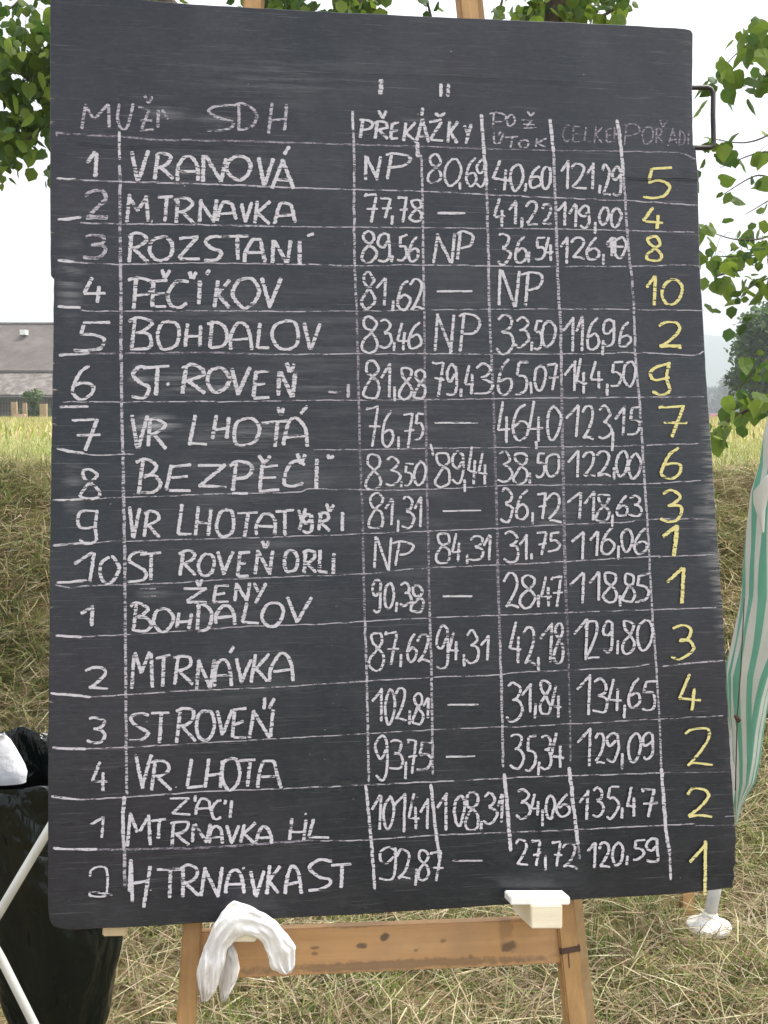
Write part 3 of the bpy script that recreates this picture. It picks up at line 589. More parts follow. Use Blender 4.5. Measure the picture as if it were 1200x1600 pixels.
 ("3 805 827 1232 1279;4 829 842 1239 1275;, 844 848 1264 1289;0 852 866 1242 1277;6 868 889 1240 1274", 3.8, 'chalk', N_, 'result 34,06'), ("1 904 920 1234 1281;3 924 941 1230 1276;5 945 966 1227 1276;, 969 973 1260 1279;4 979 992 1230 1274;7 1000 1027 1232 1276", 3.9, 'chalk', N_, 'total 135,47'),
 ("2 1072 1110 1231 1276", 4.4, 'chalk_yellow', N_, 'yellow chalk 2, lowest'),
 ("q 141 175 1354 1401", 3.4, 'chalk', N_, 'thin third list number 2'), ("h 201 234 1344 1415;. 234 238 1387 1391;T 247 282 1355 1405;R 282 311 1351 1400;N 315 347 1355 1400;A 352 381 1359 1395;. 378 384 1352 1358;V 392 412 1360 1400;K 416 436 1352 1395;A 444 470 1354 1397;S 480 517 1344 1390;T 516 549 1349 1386", 4.9, 'chalk', W_, 'team name M.TRNÁVKA ST'),
 ("9 592 621 1321 1374;2 619 641 1325 1374;, 647 651 1356 1382;8 652 670 1327 1374;7 671 692 1330 1376", 3.7, 'chalk', N_, 'result 92,87'), ("- 704 754 1351 1338", 3.4, 'chalk_thin', 'chalk_dash', None),
 ("2 804 825 1311 1351;7 830 845 1312 1351;, 849 853 1337 1359;7 861 877 1314 1355;2 877 901 1316 1355", 3.7, 'chalk', N_, 'result 27,72'), ("1 916 931 1315 1355;2 934 952 1316 1355;0 955 972 1316 1350;, 976 979 1336 1351;5 987 1006 1312 1342;9 1007 1029 1309 1346", 3.9, 'chalk', N_, 'total 120,59'),
 ("1 1077 1107 1316 1396", 4.4, 'chalk_yellow', N_, 'yellow chalk 1, lowest'),
]
def wob(P, amp=0.9, step=3.0):
    L = smooth_line(P, step); ph = random.random() * 99
    return [p + Vector((noise.noise(Vector((p.y * .05, ph, 0))), noise.noise(Vector((p.x * .06, 0, ph))))) * amp for p in L]
rows = [
 [(4.6, 'chalk_faint', '88 208 190 214 250 219 300 219 460 223'), (3.6, 'chalk_faint', '460 223 560 226 660 229 770 233'), (2.6, 'chalk_faint', '770 233 870 235 1000 237 1060 239 1088 249'), (3, 'chalk_faint', '87 203 89 214')],
 [(6.0, 'chalk', '88 280 118 280'), (3.6, 'chalk_thin', '115 281 190 284 330 288 450 293'), (2.8, 'chalk_thin', '450 293 540 296 660 299 800 306 960 313 1020 316 1090 321')],
 [(6.0, 'chalk', '90 344 127 340'), (3.4, 'chalk_thin', '125 348 190 350 300 351 430 354'), (2.2, 'chalk_thin', '430 354 560 355 680 356 870 358 1000 361 1085 363')],
 [(5.5, 'chalk', '90 407 116 409'), (2.6, 'chalk_thin', '113 410 190 413 300 411 450 413 555 415 660 414 800 416 900 416 985 416 1080 414 1095 421')],
 [(6.0, 'chalk', '90 479 126 481'), (2.6, 'chalk_thin', '122 482 140 486 190 486 340 486 480 487'), (2.0, 'chalk_thin', '480 487 560 486 700 484 850 483 960 483 1000 484 1100 485')],
 [(6.5, 'chalk', '92 555 140 552'), (4.0, 'chalk_faint', '138 553 200 552 320 551 420 554'), (2.6, 'chalk_thin', '420 554 560 553 660 553 800 553 900 553 1000 551 1080 555 1100 549')],
 [(2.6, 'chalk_thin', '98 628 200 628 340 627'), (2.4, 'chalk_thin', '340 628 460 626 570 625 700 624 860 622 960 621 1100 620'), (5.0, 'chalk', '92 636 138 635')],
 [(6.0, 'chalk', '88 700 112 706 132 708'), (2.8, 'chalk_thin', '130 709 160 711 210 709'), (2.0, 'chalk_thin', '490 703 600 702 700 700 800 699 960 697'), (2.6, 'chalk_thin', '960 697 1030 695 1092 693')],
 [(4.6, 'chalk', '82 782 150 779'), (2.4, 'chalk_thin', '150 779 200 777 340 772 460 769 490 764 600 766 700 763 800 758 880 758 1000 756 1095 751')],
 [(5.2, 'chalk', '82 852 142 848'), (2.2, 'chalk_thin', '142 848 210 845 330 842 420 839 520 836 640 831 760 826 880 820 980 816 1000 812 1100 811')],
 [(6.0, 'chalk', '88 910 136 907'), (3.0, 'chalk_thin', '85 914 110 918 140 915 190 914 270 911'), (2.4, 'chalk_thin', '270 911 360 905 450 901 560 897 650 889 740 884 820 881 920 875 1015 870 1117 867')],
 [(5.4, 'chalk', '87 993 128 995'), (2.2, 'chalk_thin', '128 995 190 992 260 988 340 982 400 978 500 975 600 969 680 965 780 961 820 960 940 955 1015 953 1120 949')],
 [(5.2, 'chalk', '79 1083 110 1086 142 1089'), (2.6, 'chalk_thin', '142 1089 190 1086 300 1079 420 1074 560 1065 680 1058 770 1055 820 1050 970 1043 1015 1038'), (3.2, 'chalk_thin', '1035 1041 1080 1036 1130 1032')],
 [(5.0, 'chalk', '82 1168 110 1170 135 1170'), (3.2, 'chalk_thin', '135 1170 190 1168 280 1163'), (2.2, 'chalk_thin', '280 1163 400 1156 560 1147 680 1140 780 1136 820 1135 1000 1125 1130 1118')],
 [(5.4, 'chalk', '80 1244 100 1247 124 1249'), (2.8, 'chalk_thin', '124 1249 190 1246 300 1238 420 1233 560 1227 680 1221 790 1216 820 1214 960 1210 1040 1207'), (1.8, 'chalk_faint', '1040 1207 1140 1206')],
 [(6.0, 'chalk', '83 1325 110 1327 152 1327'), (5.0, 'chalk_faint', '150 1328 190 1327 300 1325 400 1319 480 1313'), (2.6, 'chalk_thin', '480 1313 560 1313 680 1305 860 1298 960 1293 1085 1287'), (1.6, 'chalk_faint', '1085 1290 1150 1289'), (2.4, 'chalk_faint', '1132 1276 1150 1275')],
]
cols = [
 [(4.6, 'chalk', '186 205 187 250'), (5.0, 'chalk_thin', '187 258 189 480 190 620 193 760 195 900'), (4.6, 'chalk_thin', '195 900 196 1010 197 1130 198 1243'), (6.0, 'chalk', '194 1243 192 1290 194 1325'), (5.4, 'chalk_thin', '194 1325 195 1385')],
 [(4.6, 'chalk', '551 174 552 206'), (4.0, 'chalk_thin', '552 206 553 250 554 400 557 480'), (3.8, 'chalk_faint', '557 480 560 600 562 690 566 800 568 900 570 970'), (4.0, 'chalk_thin', '570 970 573 1060 576 1222'), (5.0, 'chalk', '571 1226 577 1280 582 1340 585 1390')],
 [(6.5, 'chalk', '652 222 653 246'), (3.8, 'chalk_thin', '658 240 660 300 661 400 663 500'), (3.8, 'chalk_faint', '663 500 664 600 666 700 669 850 671 950'), (4.0, 'chalk_thin', '671 950 674 1050 676 1210'), (5.2, 'chalk', '673 1225 680 1290 687 1345'), (4, 'chalk', '673 694 677 713')],
 [(5.4, 'chalk', '752 178 756 240 760 290'), (4.2, 'chalk_thin', '760 290 763 400 765 500 770 600'), (4.4, 'chalk_faint', '770 600 773 700 776 800 778 900 781 1000'), (4.2, 'chalk_thin', '781 1000 784 1100 786 1200'), (6.0, 'chalk', '788 1208 794 1280 798 1330')],
 [(5.6, 'chalk', '859 186 865 240'), (4.4, 'chalk_thin', '865 240 868 320 871 420 876 520 877 600'), (5.0, 'chalk_faint', '877 600 879 700 881 800 883 900 887 1000'), (3.2, 'chalk_faint', '887 1000 890 1100 891 1190'), (6.0, 'chalk', '889 1198 896 1260 903 1320'), (4, 'chalk_faint', '903 1320 906 1342')],
 [(5.4, 'chalk', '964 187 970 230 974 275'), (4.0, 'chalk_thin', '974 275 976 300 981 380 989 460 993 560 1000 640 1005 720 1010 800'), (3.4, 'chalk_thin', '1010 800 1014 860 1018 940 1025 1040 1030 1120 1033 1200'), (5.6, 'chalk', '1033 1200 1040 1290 1046 1335'), (4.0, 'chalk', '1046 1335 1048 1375')],
]
for grp, lab in ((rows, 'ruled chalk line across the board'), (cols, 'ruled chalk line down the board')):
    for segs in grp:
        root = None
        bym = {}
        for (w, m, s) in segs:
            f = [float(q) for q in s.split()]; P = [(f[i], f[i + 1]) for i in range(0, len(f), 2)]
            bym.setdefault(m, []).append((w, wob(P)))
        for m, lst in bym.items():
            V = []; Fc = []
            tmp = []
            for (w, L) in lst:
                o = ribbons([L], w * 0.84, 'chalk_line', M[m], None); tmp.append(o)
            if len(tmp) > 1:                     # one mesh for each line's kind of chalk
                vs_, fs_ = [], []
                for o in tmp:
                    b = len(vs_); vs_ += [tuple(v.co) for v in o.data.vertices]; fs_ += [tuple(i + b for i in p.vertices) for p in o.data.polygons]
                for o in tmp:
                    me_ = o.data; bpy.data.objects.remove(o); bpy.data.meshes.remove(me_)
                mesh_obj('chalk_line', vs_, fs_, M[m], board)
for (s, w, m, nm, lab) in words: write(s, w, m, nm, lab)
# stray specks of chalk
V = []; Fc = []
SP = [(493, 1098), (520, 1099), (508, 1140), (484, 1178), (519, 1178), (507, 1186), (524, 1205), (525, 947), (388, 132), (530, 582), (787, 1049), (948, 319), (526, 1085), (552, 1248), (938, 171), (1057, 297)]
for (px, py) in SP + [(random.uniform(100, 1080), random.uniform(60, 1380)) for _ in range(60)]:
    z = 0.0012; r = random.uniform(0.8, 2.2); a = [(-r, 0), (0, r * .6), (r, .1), (0, -r * .5)]; b = len(V)
    V += [bl(px + dx, py + dy, z) for dx, dy in a]; Fc.append((b, b + 1, b + 2, b + 3))
o = mesh_obj('chalk_specks', V, Fc, M['chalk_faint'], board); o['kind'] = 'stuff'

# cracks along the grain
M['crack'] = mat_plain('dark_crack', (0.004, 0.004, 0.004), (0.012, 0.011, 0.01), 60, .9)
for pts, w in (([(978, 279), (1030, 281), (1060, 280), (1091, 283)], 1.6), ([(120, 224), (190, 231), (260, 228), (335, 232)], 1.0), ([(985, 1122), (1060, 1121), (1110, 1117)], .8), ([(560, 118), (700, 122), (900, 131)], .7)):
    ribbons([wob(pts, 1.2)], w, 'crack', M['crack'], None)
# the batten and bracket fixed behind the board
M['pale_wood'] = mat_wood('fresh_pine', (0.66, 0.50, 0.30), (0.76, 0.62, 0.40), (0.60, 0.42, 0.22), 'Y', 0.8)
mb = MB(); mb.beam(BI @ (on_plane(180, 1459, -0.030)), BI @ (on_plane(186, 1300, -0.030)), (1, 0, 0), 0.034, 0.026); mb.build('batten', M['pale_wood'], board, bevel=0.002)
M['dark_metal'] = mat_plain('dark_iron', (0.03, 0.03, 0.035), (0.06, 0.055, 0.05), 30, 0.5, metal=0.6)
zb = -0.022
path = [(1050, 136), (1085, 137), (1104, 136.5), (1111, 139), (1114.5, 146), (1114, 180), (1115, 222), (1113, 229), (1107, 231), (1090, 231), (1055, 230)]
mb = MB(); mb.tube([BI @ on_plane(a, b, zb) for a, b in path], 0.0042, 8); mb.build('bracket', M['dark_metal'], board, True)

# ---------------------------------------------------------------- the easel
wood_c = ((0.36, 0.20, 0.075), (0.50, 0.30, 0.12), (0.25, 0.14, 0.065))
easel = empty('easel', (on_plane(600, 1600, -0.05).x, on_plane(600, 1600, -0.05).y, 0), 'brown wooden easel with a broad crossbar holding up the blackboard', 'easel')
EI = Matrix.Translation(-easel.location)
M['easel_leg'] = mat_wood('weathered_easel_wood', *wood_c, axis='Z')
def ep(px, py, off): return EI @ on_plane(px, py, off)
OFF = -0.030
def to_ground(a, b, zz=0.0):                    # run the line a->b on to the ground
    a = Vector(a); b = Vector(b); t = (zz - a.z) / (b.z - a.z); return a + (b - a) * t
A1, A2 = ep(398, -60, OFF), ep(291, 1600, OFF)
mb = MB(); mb.beam(A1, to_ground(A1, A2), u, 0.028, 0.030); mb.build('leg', M['easel_leg'], easel, bevel=0.0025)
B1, B2 = ep(722, -60, OFF), ep(899, 1600, OFF)
mb = MB(); mb.beam(B1, to_ground(B1, B2), u, 0.030, 0.030); leg_r = mb.build('leg', M['easel_leg'], easel, bevel=0.0025)
# dark strap and crack on the right leg
M['strap'] = mat_plain('dark_leather', (0.05, 0.025, 0.015), (0.09, 0.045, 0.03), 40, 0.6)
p0 = ep(886, 1474, OFF); p1 = ep(887.5, 1485, OFF)
mb = MB(); mb.beam(p0, p1, u, 0.0315, 0.0315); mb.build('strap', M['strap'], leg_r, bevel=0.001)
mb = MB(); mb.beam(ep(888, 1489, OFF + 0.0153), ep(890, 1512, OFF + 0.0153), u, 0.0014, 0.001); mb.build('crack', M['strap'], leg_r)
# rear legs hinge at the head and run back to the ground
M['easel_rear'] = mat_wood('paler_easel_wood', (0.50, 0.33, 0.17), (0.60, 0.43, 0.25), (0.38, 0.24, 0.12), 'Z')
for (hx, gx, gy) in ((738, 926, 1650), (402, 291, 1650)):
    a = ep(hx, -20, -0.075); g = EI @ (EYE + ray(gx, gy) * (-1.5 / ray(gx, gy).z))
    mb = MB(); mb.beam(a, g, u, 0.026, 0.024); mb.build('rear_leg', M['easel_rear'], easel, bevel=0.002)
mb = MB(); mb.tube([ep(380, -35, -0.055), ep(780, -30, -0.055)], 0.006, 8); mb.build('hinge_rod', M['dark_metal'], easel, True)
# crossbar, its face marked with knots, dark edge lines and the peg's painted shade
c1, c2 = on_plane(303, 1490, OFF - 0.004), on_plane(882, 1466, OFF - 0.004)
mid = (c1 + c2) / 2; axx = (c2 - c1).normalized(); axz = (v_ - axx * v_.dot(axx)).normalized(); axy = axz.cross(axx)
CM = Matrix(((axx.x, axy.x, axz.x, mid.x), (axx.y, axy.y, axz.y, mid.y), (axx.z, axy.z, axz.z, mid.z), (0, 0, 0, 1)))
CI = CM.inverted()
def cl(px, py): p = CI @ on_plane(px, py, OFF + 0.008); return p
st = []
for (px, py, w, h, k) in [(601, 1464, 9, 9, .8), (564, 1478, 11, 6, .75), (492, 1481, 11, 4, .6), (492, 1490, 6, 4, .5), (693, 1470, 6, 4, .5), (795, 1479, 16, 12, .7), (650, 1485, 6, 4, .5), (735, 1494, 5, 4, .4), (790, 1450, 14, 30, .3), (560, 1447, 60, 6, .35), (650, 1450, 120, 5, .3), (620, 1507, 300, 4, .5)]:
    p = cl(px, py); q = cl(px + w, py - h); st.append((p.x, 0, p.z, abs(q.x - p.x), abs(q.z - p.z), k))
M['crossbar'] = mat_wood('knotted_shaded_crossbar_wood', (0.46, 0.25, 0.10), (0.56, 0.33, 0.15), (0.36, 0.22, 0.12), 'X', dark_marks=st)
L = (c2 - c1).length / 2
mb = MB(); mb.hexa([(-L, -.012, -.0345), (L, -.012, -.0335), (L, .012, -.0335), (-L, .012, -.0345), (-L, -.012, .0335), (L, -.012, .0330), (L, .012, .0330), (-L, .012, .0335)])
o = mb.build('crossbar', M['crossbar'], None, bevel=0.002); o.parent = easel; o.matrix_parent_inverse = Matrix(); o.matrix_local = EI @ CM
# pegs: a pale block out to the front under the board with a lip on it
M['peg'] = mat_wood('bare_pine_block', (0.80, 0.72, 0.54), (0.86, 0.80, 0.64), (0.76, 0.64, 0.44), 'X', 0.9)
M['lip'] = mat_wood('sunlit_white_wood', (0.88, 0.87, 0.84), (0.92, 0.91, 0.89), (0.84, 0.81, 0.74), 'X', 0.9)  # sun glare on the lip put into its whiter colour
def peg(px0, px1, ptop, pbot, lip):
    fo, bo = 0.050, -0.035                       # in front of and behind the face
    def q(px, py, off): return ep(px, py, off)
    mbp = MB()
    # block: front end face px0..px1 by ptop..pbot seen at offset fo
    F0 = q(px0, pbot, fo); F1 = q(px1, pbot, fo); F2 = q(px1, ptop, fo); F3 = q(px0, ptop, fo)
    bk_ = -nrm * (fo - bo) - u * 0.006 + v_ * 0.004
    mbp.hexa([F0, F1, F1 + bk_, F0 + bk_, F3, F2, F2 + bk_, F3 + bk_])
    o = mbp.build('peg', M['peg'], easel, bevel=0.0015)
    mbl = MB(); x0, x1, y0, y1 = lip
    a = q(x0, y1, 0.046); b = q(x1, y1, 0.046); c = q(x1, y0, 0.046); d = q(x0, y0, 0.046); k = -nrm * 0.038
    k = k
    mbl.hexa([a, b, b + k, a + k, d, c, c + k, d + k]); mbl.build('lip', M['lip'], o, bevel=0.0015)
peg(830, 879, 1414.5, 1451, (798, 891, 1401, 1414))
peg(356, 400, 1444, 1472, (352, 408, 1437, 1444))

# ---------------------------------------------------------------- the white rag
def rag():
    # outer and inner edge of the cloth, from the left tail over the peg to the right tail
    sec = [((314, 1566), (325, 1564), -.01), ((309, 1545), (336, 1553), 0), ((307, 1522), (342, 1535), .004), ((311, 1502), (347, 1515), .008), ((318, 1482), (352, 1497), .012), ((326, 1462), (356, 1482), .016),
           ((334, 1444), (366, 1472), .018), ((346, 1424), (374, 1466), .02), ((366, 1409), (384, 1463), .02), ((390, 1413), (394, 1463), .018), ((412, 1426), (403, 1467), .016), ((432, 1441), (411, 1476), .012),
           ((450, 1460), (417, 1490), .008), ((463, 1480), (421, 1504), .004), ((462, 1497), (426, 1515), 0), ((459, 1512), (436, 1521), -.004), ((455, 1520), (444, 1523), -.008)]
    n = 64; V = []; Fc = []; m = []
    for i in range(len(sec) - 1):                # denser sections
        for k in range(7):
            t = k / 7; a, b = sec[i], sec[i + 1]
            m.append((Vector(a[0]).lerp(Vector(b[0]), t), Vector(a[1]).lerp(Vector(b[1]), t), a[2] + (b[2] - a[2]) * t))
    a = sec[-1]; m.append((Vector(a[0]), Vector(a[1]), a[2]))
    for i, (oo, ii, dz) in enumerate(m):
        c = (oo + ii) / 2; h = (oo - ii) / 2
        for k in range(n):
            an = 2 * math.pi * k / n
            e = math.cos(an); d = math.sin(an); e = math.copysign(abs(e) ** .8, e)
            r1 = 0.5 - abs(noise.noise(Vector((e * 1.5 + i * .015, i * 0.030, 4.0)))) * 2.0     # long soft folds
            r2 = 0.5 - abs(noise.noise(Vector((e * 1.9 - i * .05, i * 0.045, 9.0)))) * 2.4; am = min(1.0, 0.25 + abs(i - 60) / 55)       # slanting creases
            r3 = noise.noise(Vector((e * 8, i * .16, 1.0)))
            depth = (0.013 * abs(d) ** .5 + am * (0.010 * r1 + 0.006 * r2 + .0012 * r3)) if d > 0 else -0.010 * abs(d)
            edge = 1 + 0.16 * noise.noise(Vector((i * 0.10, 3 * (e > 0), 7))) + 0.04 * noise.noise(Vector((i * 0.33, e, 7)))
            p = c + h * e * edge
            V.append(on_plane(p.x, p.y, 0.036 + dz * 0.7 + depth))
    for i in range(len(m) - 1):
        for k in range(n):
            j = (k + 1) % n; Fc.append((i * n + k, i * n + j, (i + 1) * n + j, (i + 1) * n + k))
    Fc.append(tuple(range(n))); Fc.append(tuple((len(m) - 1) * n + k for k in reversed(range(n))))
    t = NT('white_rag_cloth'); c = t.n('ShaderNodeTexCoord').outputs['Object']
    f = t.noise(c, 120, 4, 0.7); g = t.noise(c, 14, 4, 0.6)
    cc = t.mix(t.ramp(g, [(0.52, 0.0), (0.75, 0.6)]), (0.90, 0.89, 0.88), (0.66, 0.55, 0.46))
    mt = t.bsdf(cc, 0.95, g, 0.6, 0.01, spec=0.1, trans=(0.2, (0.88, 0.85, 0.82)))
    o = mesh_obj('rag', V, Fc, mt, None, True); o.modifiers.new('sub', 'SUBSURF').render_levels = 1
    tag(o, 'crumpled white rag hung over the easel peg at the board\'s lower edge', 'rag')
    # the hind flap hanging behind
    V = []; Fc = []
    fl = [((346, 1478), (362, 1476)), ((344, 1496), (368, 1490)), ((342, 1515), (373, 1512)), ((342, 1535), (370, 1532)), ((344, 1552), (362, 1548)), ((348, 1566), (354, 1562))]
    for i, (a, b) in enumerate(fl):
        for k in range(7):
            t_ = k / 6; x_ = a[0] + (b[0] - a[0]) * t_; y_ = a[1] + (b[1] - a[1]) * t_
            V.append(on_plane(x_, y_, 0.012 + 0.006 * math.sin(t_ * 9 + i)))
    for i in range(len(fl) - 1):
        for k in range(6): a = i * 7 + k; Fc.append((a, a + 1, a + 8, a + 7))
    q = mesh_obj('flap', V, Fc, mt, o, True); q.modifiers.new('thick', 'SOLIDIFY').thickness = 0.003
rag()

# ---------------------------------------------------------------- black bag on its white tube stand, left
def bag():
    t = NT('black_plastic_film'); c = t.coords((1, 1, 0.45)); f = t.math('ABSOLUTE', t.math('SUBTRACT', t.noise(c, 6, 2, 0.5, 2.0), 0.5)); g = t.math('ABSOLUTE', t.math('SUBTRACT', t.noise(c, 17, 2, 0.5, 1.5), 0.5))
    k = t.math('ADD', t.math('MULTIPLY', f, 0.7), t.math('MULTIPLY', g, 0.3))
    mt = t.bsdf((0.004, 0.007, 0.006), 0.24, k, 0.75, 0.06, spec=0.3)
    Y = 2.45
    prof = [(1206, -72, 138, 0), (1222, -74, 142, .5), (1236, -68, 148, .9), (1270, -60, 158, 1), (1320, -52, 170, 1), (1370, -44, 181, 1), (1420, -34, 190, 1), (1465, -24, 190, 1), (1500, -14, 186, 1), (1535, -4, 178, 1),
            (1570, 8, 171, 1), (1600, 20, 167, 1), (1630, 38, 150, 1), (1650, 62, 122, 1)]
    n = 48; V = []; Fc = []
    base = at(90, 1650, Y)
    root = empty('trash_bag', (base.x, Y, 0), 'black plastic rubbish bag hanging in a stand behind the board\'s lower left', 'rubbish bag')
    zmin = at(0, 1650, Y).z
    for i, (py, l, r, wv) in enumerate(prof):
        a = at(l, py, Y); b = at(r, py, Y); cx = (a.x + b.x) / 2; R_ = (b.x - a.x) / 2
        z = max(a.z, 0.012) if i < len(prof) - 1 else 0.006
        for k in range(n):
            an = 2 * math.pi * k / n
            rr = R_ * (1 + wv * (0.045 * math.sin(an * 9 + i * 0.35 + math.sin(i * .8)) + 0.09 * noise.noise(Vector((math.cos(an) * 2, math.sin(an) * 2, i * 0.55))) + 0.02 * math.sin(an * 17 - i * 0.6)))
            V.append((cx + rr * math.cos(an) - base.x, rr * 0.8 * math.sin(an), z))
    for i in range(len(prof) - 1):
        for k in range(n):
            j = (k + 1) % n; Fc.append((i * n + k, i * n + j, (i + 1) * n + j, (i + 1) * n + k))
    Fc.append(tuple((len(prof) - 1) * n + k for k in range(n)))
    o = mesh_obj('bag', V, Fc, mt, root, True); m_ = o.modifiers.new('sub', 'SUBSURF'); m_.render_levels = 2
    # turned-over rim
    V = []; Fc = []
    for i, (py, g_, dy) in enumerate([(1240, 5, 0), (1226, 9, 0), (1212, 6, 0), (1204, 0, 0), (1212, -8, 0)]):
        a = at(-72 - g_, py, Y); b = at(140 + g_, py, Y); cx = (a.x + b.x) / 2; R_ = (b.x - a.x) / 2
        for k in range(n):
            an = 2 * math.pi * k / n; w_ = 0.006 * math.sin(an * 7 + i) + 0.006 * noise.noise(Vector((an * 2, i * .3, 1)))
            V.append((cx + (R_ + w_) * math.cos(an) - base.x, (R_ + w_) * 0.8 * math.sin(an), a.z + w_ * 1.2))
    for i in range(4):
        for k in range(n):
            j = (k + 1) % n; Fc.append((i * n + k, i * n + j, (i + 1) * n + j, (i + 1) * n + k))
    o = mesh_obj('rim', V, Fc, mt, root, True); o.modifiers.new('sub', 'SUBSURF').render_levels = 1
    # the slack film standing up at the back
    V = []; Fc = []; nx = 26
    topl = [1140, 1136, 1143, 1150, 1142, 1137, 1140, 1144, 1139, 1150, 1165, 1190]
    for r_ in range(7):
        for k in range(nx):
            t_ = k / (nx - 1); px = -80 + 225 * t_; tp = 1141 + 9 * noise.noise(Vector((t_ * 7, 1, 2))) + (t_ > .8) * (t_ - .8) * 200
            py = 1222 + (tp - 1222) * r_ / 6
            p = at(px, py, Y + 0.09 + 0.012 * math.sin(k * 0.9 + r_ * 0.7) + 0.01 * noise.noise(Vector((k * .5, r_ * .6, 0))))
            V.append((p.x - base.x, p.y - Y, p.z))
    for r_ in range(6):
        for k in range(nx - 1): a = r_ * nx + k; Fc.append((a, a + 1, a + nx + 1, a + nx))
    o = mesh_obj('loose_film', V, Fc, mt, root, True); o.modifiers.new('thick', 'SOLIDIFY').thickness = 0.0015
    # crumpled white bag inside
    V = []; Fc = []
    L_ = [(1148, -16, 8), (1156, -22, 17), (1168, -24, 24), (1182, -26, 31), (1196, -28, 38), (1208, -28, 42), (1222, -26, 42)]
    for i, (py, l, r) in enumerate(L_):
        for k in range(14):
            an = 2 * math.pi * k / 14; a = at(l, py, Y - 0.02); b = at(r, py, Y - 0.02); cx = (a.x + b.x) / 2; R_ = (b.x - a.x) / 2
            q = 1 + 0.12 * noise.noise(Vector((an, i * .8, 5)))
            V.append((cx + R_ * q * math.cos(an), Y - 0.02 + R_ * 0.5 * q * math.sin(an), a.z))
    for i in range(len(L_) - 1):
        for k in range(14):
            j = (k + 1) % 14; Fc.append((i * 14 + k, i * 14 + j, (i + 1) * 14 + j, (i + 1) * 14 + k))
    Fc.append(tuple(range(14)))
    wm = mat_plain('white_plastic_film', (0.72, 0.74, 0.80), (0.80, 0.80, 0.82), 14, 0.4, 0.8, 0.01)
    o = mesh_obj('plastic_bag', V, Fc, wm, None, True)
    tag(o, 'crumpled white plastic bag poking out of the top of the black rubbish bag', 'plastic bag')
    # the stand
    tm = mat_plain('white_enamelled_tube', (0.58, 0.58, 0.54), (0.68, 0.68, 0.64), 20, 0.35, 0.1)
    Ys = 2.06
    sroot = empty('bag_stand', (at(-22, 1455, Ys).x, Ys, 0), 'white bent tube of a folding stand in front of the black rubbish bag', 'stand')
    def tubepath(pp, name):
        pts = [at(a, b, c) for a, b, c in pp]; mb = MB(); mb.tube([(p.x - sroot.location.x, p.y - Ys, p.z) for p in pts], 0.0088, 12); mb.build(name, tm, sroot, True)
    s = [(150, 1172, 2.16), (110, 1240, 2.11), (75, 1298, 2.09), (35, 1365, 2.07), (0, 1424, 2.06), (-14, 1446, 2.06), (-18, 1458, 2.06), (-13, 1471, 2.06), (2, 1498, 2.06), (28, 1550, 2.05), (55, 1604, 2.05)]
    p_ = at(55, 1604, 2.05); q_ = at(28, 1550, 2.05); g_ = to_ground(q_, p_, 0.01)
    px_, py_ = proj(g_); s += [(px_, py_, g_.y)]
    tubepath(s, 'leg')
bag()

